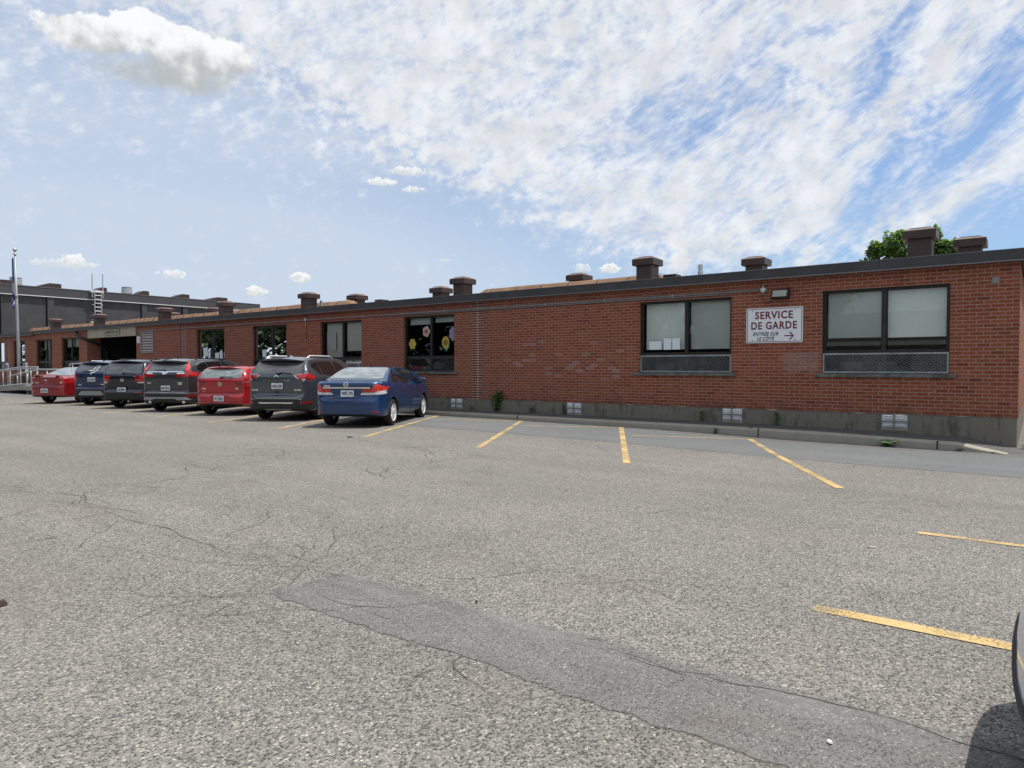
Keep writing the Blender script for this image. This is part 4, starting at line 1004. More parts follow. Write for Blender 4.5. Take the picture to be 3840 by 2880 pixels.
# ------------------------------------------------------------------ flagpole, flag, ramp, rails, parking signs
fp = wthing('flagpole', 'tall tapered grey flagpole with a ball finial standing beside the ramp', 'flagpole', (-43.4, -0.62, 0.1))
m_ = MB(TW); m_.tube([(-43.36, -0.62, 0.05), (-43.40, -0.62, 2.0), (-43.52, -0.62, 4.5), (-43.68, -0.62, 7.45)], [0.078, 0.076, 0.066, 0.044], 14); m_.build('pole', 'pole_grey', fp, smooth=True)
m_ = MB(TW); m_.lathe([(0.05, 7.45), (0.085, 7.46), (0.085, 7.52), (0.03, 7.55), (0.03, 7.64)]+[(0.105*math.sin(R(t)), 7.72-0.105*math.cos(R(t))) for t in range(20, 180, 16)]+[(0.002, 7.825)], (-43.685, -0.62, 0), n=14); m_.build('finial', 'galvanized', fp, smooth=True)
m_ = MB(TW); m_.box((-43.62, -0.72, 5.12), (-43.30, -0.67, 5.19)); m_.build('cleat', 'black_plastic', fp)
fl = wthing('flag', 'blue and white flag hanging limp in folds from the flagpole', 'flag', (-43.75, -0.66, 4.4))
m_ = MB(TW); cols = 7; prevc = None
def fold(u_, v_): # u across the cloth, v down
    return (-43.70-0.09*u_+0.02*math.sin(v_*3), -0.70-0.10*math.sin(u_*9+v_*0.8)*(0.4+0.12*v_), 7.30-v_*(2.85-0.55*u_)-u_*0.1)
N1, N2 = 10, 14
gidx = [[m_.vert(fold(i/N1, j/N2)) for j in range(N2+1)] for i in range(N1+1)]
for i in range(N1):
    for j in range(N2):
        m_.cur = 1 if (i in (4, 5) or (7 <= j <= 9 and i > 1) or j == 12) else 0
        m_.face((gidx[i][j], gidx[i+1][j], gidx[i+1][j+1], gidx[i][j+1]))
m_.build('cloth', ['flag_blue', 'flag_white'], fl, smooth=True)

rp = wthing('access_ramp', 'pale concrete wheelchair ramp rising along the brick wing beside the red sedan', 'ramp', (-40, -1.5, 0))
rz = lambda x: float(np.interp(x, [-46.5, -38.8], [0.12, 0.52]))
m_ = MB(TW)
m_.prism([(-46.5, 0.0), (-38.8, 0.30), (-36.5, 0.31), (-36.5, 0.53), (-38.8, 0.52), (-46.5, 0.12)], -2.05, -0.9, 'y'); m_.build('slab', 'ramp_concrete', rp, bevel=0.01)
m_ = MB(TW); m_.box((-38.0, -0.88, 0.0), (-31.4, -0.02, 0.75)); m_.build('landing', 'ramp_concrete', rp, bevel=0.01)
for x in (-44.5, -41.0, -38.4): m_ = MB(TW); m_.box((x, -1.9, 0.0), (x+0.2, -1.05, rz(min(x, -38.8))-0.17)); m_.build('footing', 'ramp_concrete', rp)
rl = wthing('handrail', 'galvanized pipe handrail with posts along the front of the ramp', 'railing', (-40.5, -2.0, 0.3))
for hgt in (0.05, 0.80, 0.87):
    m_ = MB(TW); m_.tube([(x, -2.0, rz(min(x, -38.8))+hgt+0.02) for x in (-46.4, -42.6, -38.8, -36.6)], 0.026 if hgt > 0.1 else 0.03, 8); m_.build('rail', 'galvanized', rl, smooth=True)
for x in (-46.2, -44.6, -43.0, -41.2, -40.2, -38.8, -37.5, -36.7):
    m_ = MB(TW); z = rz(min(x, -38.8)); m_.tube([(x, -2.0, z-0.12), (x, -2.0, z+0.88)], 0.024, 8); m_.build('post', 'galvanized', rl, smooth=True)
rb = wthing('handrail', 'second pipe handrail on the wall side of the ramp behind the flagpole', 'railing', (-40.5, -0.95, 0.3))
m_ = MB(TW); m_.tube([(-43.9, -0.95, 0.93), (-41.5, -0.95, 1.14), (-39.6, -0.95, 1.30), (-36.8, -0.95, 1.30)], 0.028, 8); m_.build('rail', 'galvanized', rb, smooth=True)
for x, z in ((-43.7, 0.92), (-42.6, 1.02), (-41.2, 1.13), (-39.9, 1.24), (-38.6, 1.28)):
    m_ = MB(TW); m_.tube([(x, -0.95, 0.25), (x, -0.95, z)], 0.024, 8); m_.build('post', 'galvanized', rb, smooth=True)
ru = wthing('handrail', 'upper pipe handrail at the entrance landing above the red sedan roof', 'railing', (-34, -1.0, 0.75))
m_ = MB(TW); m_.tube([(-36.15, -0.86, 1.30), (-36.15, -0.86, 1.55), (-36.1, -0.86, 1.56), (-31.5, -0.86, 1.66)], 0.028, 8); m_.build('rail', 'galvanized', ru, smooth=True)
for x in (-35.8, -34.2, -32.6, -31.5): m_ = MB(TW); m_.tube([(x, -0.86, 0.75), (x, -0.86, 1.6)], 0.024, 8); m_.build('post', 'galvanized', ru, smooth=True)
ps = wthing('parking_sign', 'white and blue accessible parking sign on a thin post before the left wing', 'sign', (-45.1, -0.6, 0.05))
m_ = MB(TW); m_.tube([(-45.15, -0.58, 0), (-45.15, -0.58, 1.62)], 0.03, 8); m_.build('post', 'galvanized', ps)
m_ = MB(TW); m_.box((-45.32, -0.63, 1.25), (-44.98, -0.612, 1.64)); m_.build('panel', 'sign_white', ps)
m_ = MB(TW); c = (-45.15, -0.633)
m_.box((-45.29, -0.6335, 1.28), (-45.01, -0.6305, 1.53)); m_.build('symbol_field', 'sign_blue', ps)
m_ = MB(TW)
m_.lathe([(0.022, -0.0360), (0.022, -0.0340)], (-45.16, -0.6, 1.50), 'y', 10); m_.box((-45.175, -0.636, 1.40), (-45.15, -0.634, 1.475)); m_.box((-45.175, -0.636, 1.385), (-45.09, -0.634, 1.40)); m_.box((-45.10, -0.636, 1.32), (-45.08, -0.634, 1.385))
m_.build('symbol', 'sign_white', ps)
pn = wthing('notice_sign', 'narrow white notice on a square post right of the flagpole', 'sign', (-41.75, -0.8, 0.1))
m_ = MB(TW); m_.box((-41.84, -0.80, 0.1), (-41.72, -0.70, 1.3)); m_.build('post', 'galvanized', pn)
m_ = MB(TW); m_.box((-41.87, -0.83, 1.10), (-41.58, -0.812, 1.64)); m_.build('panel', 'sign_white', pn)
m_ = MB(TW); m_.lathe([(0.06, -0.0335), (0.045, -0.0335)], (-41.725, -0.8, 1.52), 'y', 14); m_.box((-41.82, -0.8335, 1.32), (-41.63, -0.8315, 1.36)); m_.build('symbol', 'flower_red', pn)
pl = wthing('planter', 'brown wooden planter box standing by the wall behind the ramp rail', 'planter', (-44.1, -0.45, 0.0))
m_ = MB(TW); m_.box((-44.5, -0.75, 0.05), (-43.75, -0.15, 0.93)); m_.build('box', 'planter_brown', pl, bevel=0.01)
m_ = MB(TW)
for k in range(5): m_.box((-44.51, -0.762, 0.10+k*0.165), (-43.74, -0.752, 0.235+k*0.165))
build_split(m_, 'board', 'planter_brown', pl)

# ------------------------------------------------------------------ weeds in the cracks
def leaf(m_, p, d, up_, L, w_):
    d = Vector(d).normalized(); s_ = d.cross(Vector(up_)).normalized(); n_ = s_.cross(d); p = Vector(p)
    A = m_.vert(p); B = m_.vert(p+d*L*0.45+s_*w_-n_*0.1*L); C = m_.vert(p+d*L-n_*0.22*L); E_ = m_.vert(p+d*L*0.45-s_*w_-n_*0.1*L); F_ = m_.vert(p+d*L*0.5+n_*0.03*L)
    m_.face((A, B, F_)); m_.face((B, C, F_)); m_.face((C, E_, F_)); m_.face((E_, A, F_))
def weed(p, h, wd, n_st, label, seed, leafl=0.085, flat=False, group='weeds growing from the cracks along the kerb and wall'):
    rr = random.Random(seed)
    o = thing('weed', label, 'weed', p, 0, group)
    st_, lf = MB(), MB()
    for k in range(n_st):
        a = rr.random()*2*math.pi; sp = wd*(0.3+0.7*rr.random()); hh = h*(0.55+0.45*rr.random())
        tip = Vector((p[0]+math.cos(a)*sp, p[1]+math.sin(a)*sp*0.4-0.01, p[2]+hh)); base = Vector((p[0]+rr.uniform(-.02, .02), p[1]-rr.random()*0.02, p[2]))
        midp = (base+tip)/2+Vector((0, 0, hh*0.12))
        st_.tube([base, midp, tip], [0.004, 0.003, 0.002], 4)
        nl = max(4, int(hh/0.022))
        for j in range(nl):
            t = (j+1)/nl
            q = base.lerp(midp, t*2) if t < 0.5 else midp.lerp(tip, t*2-1)
            b_ = rr.random()*2*math.pi; L = leafl*(0.6+0.7*rr.random())
            leaf(lf, q, (math.cos(b_), math.sin(b_)*0.7-0.25, rr.uniform(-0.15, 0.5)), (0, 0, 1), L, L*0.36)
    st_.build('stem', 'stem_green', o); lf.build('leaves', 'leaf_green', o, recalc=False)
wz = lambda x: walk_z(x)-0.005
for (x, y, z, h, wd, n_, lb, sd, ll) in [
    (-11.95, -0.06, wz(-11.95), 0.62, 0.20, 9, 'tall bushy green weed against the foundation below the striped brick pier', 1, 0.095),
    (-10.72, -0.06, wz(-10.7), 0.28, 0.07, 4, 'small leafy weed between the tall weed and the second floor vent', 2, 0.075),
    (-9.69, -0.05, wz(-9.7), 0.30, 0.05, 4, 'thin weed just left of the vent below the blank brick wall', 3, 0.07),
    (-12.87, -0.06, wz(-12.9), 0.13, 0.11, 6, 'low spreading weed close to the vent nearest the blue sedan', 4, 0.055),
    (-5.89, -0.05, wz(-5.9), 0.27, 0.05, 4, 'slender weed left of the vent below the second window from the right', 5, 0.075),
    (-4.22, -0.05, wz(-4.2), 0.29, 0.06, 4, 'leafy weed right of the vent below the white sign', 6, 0.075),
    (-5.22, KY-0.03, gz(-5.2, KY), 0.17, 0.05, 5, 'small weed growing at the foot of the kerb below the second window', 7, 0.06),
    (-1.93, KY-0.05, gz(-1.9, KY), 0.14, 0.20, 11, 'broad flat weed at the kerb foot below the rightmost window', 8, 0.085),
    (-0.80, KY-0.03, gz(-.8, KY), 0.06, 0.10, 6, 'tuft of low weed where the kerb starts sloping down', 9, 0.04),
    (-0.28, KY-0.02, gz(-.3, KY), 0.04, 0.09, 6, 'flat weed at the pointed end of the kerb', 10, 0.035),
    (0.12, -0.10, -0.085, 0.10, 0.06, 5, 'small weed at the lit foot of the building corner', 11, 0.06),
    (-4.50, KY+0.06, kerb_z(-4.5), 0.05, 0.06, 5, 'tiny weed rooted on top of the kerb beside the open joint', 12, 0.035)]:
    weed((x, y, z), h, wd, n_, lb, sd, ll)

# litter on the asphalt
def chip(name, x, y, r_, h, mat, label, cat, seed, z=0.006):
    rr = random.Random(seed); m_ = MB(); n = 7; zz = gz(x, y)+z
    A = [m_.vert((x+r_*(0.6+0.6*rr.random())*math.cos(2*math.pi*k/n), y+r_*(0.5+0.5*rr.random())*math.sin(2*math.pi*k/n), zz)) for k in range(n)]
    B = [m_.vert((m_.v[i][0]*0.7+x*0.3, m_.v[i][1]*0.7+y*0.3, zz+h*(0.6+0.6*rr.random()))) for i in A]
    for k in range(n): m_.face((A[k], A[(k+1) % n], B[(k+1) % n], B[k]))
    m_.face(B); return solo(m_, name, mat, label, cat)
chip('bare_spot', -0.75, -9.46, 0.035, 0.006, 'curb_concrete', 'small pale bare spot on the asphalt left of the yellow line end', 'bare spot', 1)  # raised chip standing in for a pale bare spot of the asphalt
chip('pebble', -0.335, -12.72, 0.012, 0.008, 'sign_white', 'white chip lying on the dark repaired strip near the bottom edge', 'pebble', 2, 0.008)
chip('bark_piece', -4.60, -14.045, 0.040, 0.025, 'vent_brown', 'dark brown clump lying on the asphalt at the left edge', 'debris', 3)
chip('pebble', -2.38, -12.33, 0.012, 0.009, 'black_plastic', 'dark stone on the upper edge of the repaired strip', 'pebble', 4, 0.008)
chip('stick', -10.6, -6.45, 0.07, 0.015, 'black_plastic', 'short dark twig on the asphalt behind the blue sedan', 'twig', 5)

# ------------------------------------------------------------------ trees
def crown_mesh(seed, blobs, n_leaf, size, trunk_h, rt_):
    rr = random.Random(seed); m_ = MB()
    for i in range(n_leaf):
        bx, by, bz, br = blobs[i % len(blobs)]
        while True:
            q = Vector((rr.uniform(-1, 1), rr.uniform(-1, 1), rr.uniform(-1, 1)))
            if 0.30 < q.length < 1: break
        if mnoise.noise(Vector((bx, by, bz))+q*2.4) < -0.08: continue
        q = q*(0.78+0.3*mnoise.noise(q*2+Vector((i % len(blobs), 0, 0))))
        p = Vector((bx, by, bz))+q*br
        d = (q+Vector((rr.uniform(-.8, .8), rr.uniform(-.8, .8), rr.uniform(-1.0, .3)))).normalized()
        L = size*(0.6+0.8*rr.random())
        leaf(m_, p, d, (rr.uniform(-.5, .5), rr.uniform(-.5, .5), 1), L, L*0.42)
    return m_
mt, n = newmat('tree_leaf')
oc = n.node('ShaderNodeNewGeometry').outputs['Position']
cc = n.mix(n.noise(oc, 1.3, 4), (0.070, 0.145, 0.028), (0.150, 0.240, 0.060))
p1 = n.node('ShaderNodeBsdfPrincipled', {'Base Color': cc, 'Roughness': 0.5}); p2 = n.node('ShaderNodeBsdfTranslucent', {'Color': n.v('MULTIPLY', cc, (1.3, 1.5, 0.8))})
finish(n, n.node('ShaderNodeMixShader', {0: 0.45, 1: p1.outputs[0], 2: p2.outputs[0]}).outputs[0])
mt, n = newmat('street_leaf'); oc = n.node('ShaderNodeNewGeometry').outputs['Position']
finish(n, n.node('ShaderNodeBsdfPrincipled', {'Base Color': n.mix(n.noise(oc, 0.8, 4), (0.010, 0.026, 0.007), (0.030, 0.060, 0.016)), 'Roughness': 0.7}).outputs[0])
def tree(p, H, rad, label, seed, n_leaf, size, group=None, blobs=None):
    o = thing('tree', label, 'tree', p, 0, group); rr = random.Random(seed)
    if blobs is None:
        blobs = []
        for k in range(16):
            a = rr.random()*6.28; t = rr.random(); r_ = rad*(0.25+0.65*math.sin(math.pi*(0.15+0.8*t)))
            blobs.append((math.cos(a)*r_*0.75, math.sin(a)*r_*0.75, H*(0.42+0.50*t), rad*(0.30+0.2*rr.random())))
    m_ = MB(lambda q: (q[0]+p[0], q[1]+p[1], q[2]+p[2]))
    m_.tube([(0, 0, -0.1), (0.05, 0, H*0.25), (-0.05, 0.05, H*0.55), (0, 0, H*0.85)], [rad*0.085, rad*0.065, rad*0.045, rad*0.015], 8)
    for b in blobs:
        s_ = H*(0.28+0.3*rr.random()); m_.tube([(0, 0, min(s_, b[2]*0.8)), (b[0]*0.5, b[1]*0.5, (s_+b[2])*0.5), (b[0], b[1], b[2])], [rad*0.035, rad*0.022, rad*0.006], 5)
    m_.build('trunk', 'bark', o, smooth=True)
    c_ = crown_mesh(seed, blobs, n_leaf, size, 0, 0); c_.tf = IDT
    c_.v = [(q[0]+p[0], q[1]+p[1], q[2]+p[2]) for q in c_.v]
    c_.build('crown', 'tree_leaf' if group is None else 'street_leaf', o, recalc=False)
    return o
tree((-6.0, 31.0, 0), 9.75, 3.1, 'leafy green tree showing above the roof behind the tall brown vent', 5, 24000, 0.20,
     blobs=[(a_*1.12-0.1, b_, c_, r_*1.06) for a_, b_, c_, r_ in [(-1.75, 0, 7.05, 0.95), (-0.9, 0.3, 7.9, 1.1), (-0.35, -0.4, 8.6, 0.85), (0.3, 0.1, 7.6, 1.2), (1.15, 0, 8.55, 0.75), (1.35, 0.4, 7.7, 0.9), (2.2, 0.1, 7.2, 0.75), (-1.2, 0.4, 6.4, 1.3), (0.6, 0, 6.2, 1.5), (1.9, 0, 6.2, 1.2), (-0.1, 0, 9.0, .5), (1.35, 0, 9.0, .42), (-2.3, 0.2, 6.6, .7), (2.5, 0.1, 7.5, .6), (2.0, 0, 8.1, .6), (-1.3, 0, 8.4, .55), (0.0, 0.2, 5.2, 1.6), (-1.5, 0, 5.4, 1.2), (1.5, 0.2, 5.3, 1.2)]])
# what the windows mirror: trees and a house across the street behind the camera
G3 = 'trees across the street behind the camera'
near = None
for i, (x, y, H, rad, lb) in enumerate([(-22, -40, 10.5, 4.6, 'broad street tree mirrored in the dark window beside the blue sedan'), (-13.5, -40, 9.0, 3.6, 'round tree mirrored in the left half of the rightmost window'),
        (2.5, -48, 8.5, 3.0, 'small tree mirrored beside the house ridge in the rightmost window')]):
    near = tree((x, y, 0), H, rad, lb, 20+i, 3800, 0.55, G3)
far_t = tree((-34, -46, 0), 14, 6.5, 'tall street tree mirrored in the windows behind the grey crossover', 31, 5200, 0.75, G3)
for i, (x, y, k_) in enumerate([(-46, -42, 1.0), (-58, -46, 1.1), (-70, -41, 1.0), (-83, -45, 1.1), (-97, -42, 1.05), (-112, -44, 1.1), (-128, -42, 1.0), (-145, -45, 1.15), (-163, -42, 1.1)]):
    r_ = far_t.copy(); COL.objects.link(r_); r_.location = (x, y, 0); r_.scale = (k_, k_, k_*(1+0.07*(i % 3))); r_.rotation_euler = (0, 0, i*1.3)
    r_['label'] = ('first', 'second', 'third', 'fourth', 'fifth', 'sixth', 'seventh', 'eighth', 'farthest')[i]+' tall street tree past the broad one, mirrored in the left windows'
    for ch in far_t.children:
        d_ = ch.copy(); COL.objects.link(d_); d_.parent = r_
m_ = MB(); rr = random.Random(5)                          # low wood closing the view across the street
for k in range(13000):
    x = rr.uniform(-210, 45); t = rr.random(); top_ = (12.0 if x < -45 else 5.0)+2.2*mnoise.noise(Vector((x*0.11, 0, 3)))+1.0*mnoise.noise(Vector((x*0.6, 0, 8)))
    leaf(m_, (x, -52-rr.random()*3, top_*t), (rr.uniform(-1, 1), rr.uniform(.2, 1), rr.uniform(-.7, .6)), (rr.uniform(-.4, .4), 0, 1), 1.6, 0.75)
solo(m_, 'treeline', 'street_leaf', 'low green wood across the street mirrored in the windows', 'treeline', None, 'stuff', recalc=False)
hs = thing('house', 'single storey pale house with grey gable roof mirrored in the rightmost window', 'house', (-5.5, -37, 0))
m_ = MB(); m_.box((-13, -41, 0), (2, -33, 2.9)); m_.build('wall', 'house_siding', hs)
m_ = MB(); m_.prism([(-42, 2.75), (-32, 2.75), (-32, 2.95), (-37, 5.1), (-42, 2.95)], -13.6, 2.6); m_.build('roof', 'house_roof', hs)
m_ = MB(); m_.box((-13.7, -31.98, 2.72), (2.7, -31.9, 2.98)); m_.build('fascia', 'white_trim', hs)
for x in (-11, -7.2, -2.4, 0): m_ = MB(); m_.box((x, -32.99, 1.0), (x+1.3, -32.94, 2.2)); m_.build('window', 'tinted_glass', hs)
# ------------------------------------------------------------------ cars: one smooth body shell per car, panels laid on it
def chaikin(p, k=2):
    for _ in range(k):
        q = []
        for a, b in zip(p, p[1:]+p[:1]):
            q.append((a[0]*.75+b[0]*.25, a[1]*.75+b[1]*.25)); q.append((a[0]*.25+b[0]*.75, a[1]*.25+b[1]*.75))
        p = q
    return p
def sdf2(poly, X, Y):
    d = np.full(X.shape, 1e9); s_ = np.ones(X.shape); n = len(poly)
    for i in range(n):
        ax, ay = poly[i]; bx, by = poly[i-1]
        ex, ey = bx-ax, by-ay; wx, wy = X-ax, Y-ay
        t = np.clip((wx*ex+wy*ey)/(ex*ex+ey*ey+1e-12), 0, 1)
        d = np.minimum(d, (wx-ex*t)**2+(wy-ey*t)**2)
        c1, c2, c3 = Y >= ay, Y < by, ex*wy > ey*wx
        s_ = np.where((c1 & c2 & c3) | (~c1 & ~c2 & ~c3), -s_, s_)
    return s_*np.sqrt(d)
def rmax(a, b, r):
    return np.minimum(-r, np.maximum(a, b)) + np.hypot(np.maximum(a+r, 0), np.maximum(b+r, 0))
def surfnet(F, org, h):
    ins = F < 0; nx, ny, nz = F.shape
    cr = list(product((0, 1), repeat=3))
    sub = lambda A, c: A[c[0]:nx-1+c[0], c[1]:ny-1+c[1], c[2]:nz-1+c[2]]
    cnt = sum(sub(ins, c).astype(np.int8) for c in cr); act = (cnt > 0) & (cnt < 8)
    ids_ = -np.ones(act.shape, np.int64); ids_[act] = np.arange(act.sum())
    cell = np.argwhere(act).astype(float); acc = np.zeros_like(cell); num = np.zeros(len(cell))
    for c in cr:
        for ax in range(3):
            if c[ax]: continue
            d_ = list(c); d_[ax] = 1
            fa, fb = sub(F, c)[act], sub(F, d_)[act]; x = (fa < 0) != (fb < 0)
            t = np.where(x, fa/np.where(np.abs(fa-fb) < 1e-12, 1, fa-fb), 0)
            p = np.tile(np.array(c, float), (len(cell), 1)); p[:, ax] += t
            acc += p*x[:, None]; num += x
    V = (cell+acc/num[:, None])*h+np.array(org)
    faces = []
    for ax in range(3):
        o1, o2 = (ax+1) % 3, (ax+2) % 3
        sl0 = [slice(None)]*3; sl1 = [slice(None)]*3; sl0[ax] = slice(0, -1); sl1[ax] = slice(1, None)
        a, b = ins[tuple(sl0)], ins[tuple(sl1)]; e = np.argwhere(a != b)
        lim = np.array(F.shape); ok = (e[:, o1] > 0) & (e[:, o2] > 0) & (e[:, o1] < lim[o1]-1) & (e[:, o2] < lim[o2]-1); e = e[ok]
        def cid(d1, d2):
            q = e.copy(); q[:, o1] += d1; q[:, o2] += d2; return ids_[q[:, 0], q[:, 1], q[:, 2]]
        f = np.stack([cid(-1, -1), cid(0, -1), cid(0, 0), cid(-1, 0)], 1)
        rev = ~a[e[:, 0], e[:, 1], e[:, 2]]; f[rev] = f[rev][:, ::-1]
        faces.append(f)
    return V, np.concatenate(faces)

class Car:
    def __init__(s, name, label, cat, loc, rotz, side, rear, plan, W_, wheels, R_, paint, group=None, cuts=(), r=(0.07, 0.06), h=0.026):
        s.root = thing(name, label, cat, loc, rotz, group); s.root['_w'] = (0.0, 0.0, 0.0); s.W = W_; s.wheels = wheels; s.R = R_
        side = chaikin(side, 2); rr_ = chaikin([(x, z) for x, z in rear]+[(-x, z) for x, z in rear[::-1]], 1); pl_ = chaikin([(x, y) for x, y in plan]+[(-x, y) for x, y in plan[::-1]], 2)
        y0 = min(p[0] for p in side)-0.08; y1 = max(p[0] for p in side)+0.08; z1 = max(p[1] for p in side)+0.08
        xs_ = np.arange(-W_/2-0.08, W_/2+0.081, h); ys_ = np.arange(y0, y1, h); zs_ = np.arange(0.05, z1, h)
        F1 = sdf2(side, *np.meshgrid(ys_, zs_, indexing='ij')); F2 = sdf2(rr_, *np.meshgrid(xs_, zs_, indexing='ij')); F3 = sdf2(pl_, *np.meshgrid(xs_, ys_, indexing='ij'))
        F = rmax(rmax(F1[None, :, :], F3[:, :, None], r[0]), F2[:, None, :], r[1])
        X, Y, Z = np.meshgrid(xs_, ys_, zs_, indexing='ij')
        for c in cuts:                                         # (kind, x, y, z, hx, hy, hz)
            k, cx, cy, cz, hx, hy, hz = c
            q = np.maximum(np.maximum(np.abs(X-cx)-hx, np.abs(Y-cy)-hy), np.abs(Z-cz)-hz)
            F = np.maximum(F, -q) if k == '-' else np.minimum(F, q)
        for yw in wheels:
            cyl = np.maximum(np.hypot(Y-yw, Z-R_)-(R_+0.055), (W_/2-0.30)-np.abs(X)); F = np.maximum(F, -cyl)
        V, Fc = surfnet(F, (xs_[0], ys_[0], zs_[0]), h)
        me = bpy.data.meshes.new('body'); me.from_pydata(V.tolist(), [], Fc.tolist()); me.materials.append(MATS[paint]); me.materials.append(MATS['black_plastic'])
        n_ = np.empty(len(me.polygons)*3); c_ = n_.copy(); me.polygons.foreach_get('normal', n_); me.polygons.foreach_get('center', c_); n_ = n_.reshape(-1, 3); c_ = c_.reshape(-1, 3)
        blk = (n_[:, 2] < -0.55) & (c_[:, 2] < 0.42)
        for yw in wheels: blk |= (np.hypot(c_[:, 1]-yw, c_[:, 2]-R_) < R_+0.062) & (np.abs(c_[:, 0]) < W_/2-0.012)
        me.polygons.foreach_set('material_index', blk.astype(np.int32)); me.polygons.foreach_set('use_smooth', [True]*len(me.polygons))
        me.set_sharp_from_angle(angle=R(48))
        b = bpy.data.objects.new('body', me); COL.objects.link(b); b.parent = s.root; s.body = b
        s.bvh = BVHTree.FromPolygons([Vector(v) for v in V], [tuple(int(i) for i in f) for f in Fc])
        for yw in wheels:
            for sx in (1, -1): s.wheel(sx, yw)
    def hit(s, view, a, b):
        if view == 'rear': o, d = Vector((a, -4, b)), Vector((0, 1, 0))
        elif view == 'front': o, d = Vector((a, 8, b)), Vector((0, -1, 0))
        elif view == 'right': o, d = Vector((3, a, b)), Vector((-1, 0, 0))
        elif view == 'left': o, d = Vector((-3, a, b)), Vector((1, 0, 0))
        else: o, d = Vector((a, b, 4)), Vector((0, 0, -1))
        p, n_, i, t = s.bvh.ray_cast(o, d)
        return p, n_
    def patch(s, name, outl, view, mat, off=0.005, res=0.05, sm=0, parent=None, seg=0.03, thick=0.012, label=None):
        if sm: outl = chaikin(list(outl), sm)
        pts = []
        for a, b in zip(outl, outl[1:]+outl[:1]):
            k = max(1, int(math.dist(a, b)/seg)); pts += [Vector((a[0]+(b[0]-a[0])*i/k, a[1]+(b[1]-a[1])*i/k)) for i in range(k)]
        n_ = len(pts); x0, x1 = min(p.x for p in pts), max(p.x for p in pts); y0, y1 = min(p.y for p in pts), max(p.y for p in pts)
        ex = [Vector((x, y)) for x in np.arange(x0+res/2, x1, res) for y in np.arange(y0+res/2, y1, res)]
        vs, es, fs, *_ = delaunay_2d_cdt(pts+ex, [(i, (i+1) % n_) for i in range(n_)], [], 1, 1e-5)
        m_ = MB(); top_, bot_ = {}, {}
        for i, p in enumerate(vs):
            q, nn = s.hit(view, p.x, p.y)
            if q is None: continue
            top_[i] = m_.vert(q+nn*off); bot_[i] = m_.vert(q-nn*thick)
        cnt = {}
        for f in fs:
            if all(i in top_ for i in f):
                m_.face([top_[i] for i in f])
                for a, b in zip(f, f[1:]+f[:1]): cnt[(a, b)] = cnt.get((a, b), 0)+1
        for (a, b) in list(cnt):
            if (b, a) not in cnt: m_.face((top_[b], top_[a], bot_[a], bot_[b]))
        if not m_.f: return None
        o = m_.build(name, mat, parent or s.root, auto=45, recalc=True)
        if label: o['label'] = label
        return o
    def pair(s, name, outl, view, mat, **kw):
        s.patch(name, outl, view, mat, **kw)
        if view in ('rear', 'front', 'top'): s.patch(name, [(-x, y) for x, y in outl][::-1], view, mat, **kw)
        else: s.patch(name, outl, 'left' if view == 'right' else 'right', mat, **kw)
    def seam(s, name, pts, view, w=0.012, mat='seam_dark', off=0.0015, closed=False, parent=None, step=0.04):
        path = []
        pts = list(pts)+([pts[0]] if closed else [])
        for a, b in zip(pts, pts[1:]):
            k = max(1, int(math.dist(a, b)/step)); path += [(a[0]+(b[0]-a[0])*i/k, a[1]+(b[1]-a[1])*i/k) for i in range(k)]
        path.append(pts[-1]); m_ = MB(); pr = None
        for i, p in enumerate(path):
            a, b = path[max(0, i-1)], path[min(len(path)-1, i+1)]; d = Vector((b[0]-a[0], b[1]-a[1]))
            if d.length < 1e-6: continue
            nr = Vector((-d.y, d.x)).normalized()*(w/2)
            h1, h2 = s.hit(view, p[0]+nr.x, p[1]+nr.y), s.hit(view, p[0]-nr.x, p[1]-nr.y)
            if h1[0] is None or h2[0] is None: pr = None; continue
            q = (m_.vert(h1[0]+h1[1]*off), m_.vert(h2[0]+h2[1]*off))
            if pr: m_.face((pr[0], pr[1], q[1], q[0]))
            pr = q
        if m_.f: return m_.build(name, mat, parent or s.root, smooth=True)
    def text(s, name, txt, c, size, view, mat, parent=None, off=0.006, width=None, bold=0.004, shear=0.0):
        v, f = text_mesh(txt, size, bold=bold, shear=shear); xs_ = [p[0] for p in v]; k = 1 if width is None else width/(max(xs_)-min(xs_)); mid = (max(xs_)+min(xs_))/2
        m_ = MB()
        for p in v:
            q, nn = s.hit(view, c[0]+(p[0]-mid)*k, c[1]+p[1])
            m_.vert(q+nn*off if q is not None else (0, 0, -1))
        for q in f: m_.face(q)
        return m_.build(name, mat, parent or s.root, recalc=False)
    def plate(s, x, z, txt, w_=0.305, h=0.152, frame=None, off=0.012):
        q, nn = s.hit('rear', x, z); q = q if q is not None else Vector((x, -1, z))
        yy = min(s.hit('rear', x+dx, z+dz)[0].y for dx in (-.12, .12) for dz in (-.05, .05))-off
        m_ = MB(); o = rrect(x-w_/2, x+w_/2, z-h/2, z+h/2, 0.016); plate(m_, o, yy, yy+0.02)
        p_ = m_.build('license_plate', 'plate_white', s.root)
        if frame: m_ = MB(); o2 = rrect(x-w_/2-.014, x+w_/2+.014, z-h/2-.014, z+h/2+.014, .02); plate(m_, o2, yy+0.004, yy+0.022); m_.build('plate_frame', frame, p_)
        m_ = MB(); wall_text(m_, txt, x, yy-0.002, z-0.008, 0.105, 0.262, bold=0.004); m_.build('lettering', 'plate_ink', p_, recalc=False)
        m_ = MB(); wall_text(m_, 'Québec', x, yy-0.002, z+0.058, 0.028, 0.09); wall_text(m_, 'Je me souviens', x, yy-0.002, z-0.064, 0.022, 0.13); m_.build('lettering', 'plate_ink', p_, recalc=False)
        return p_
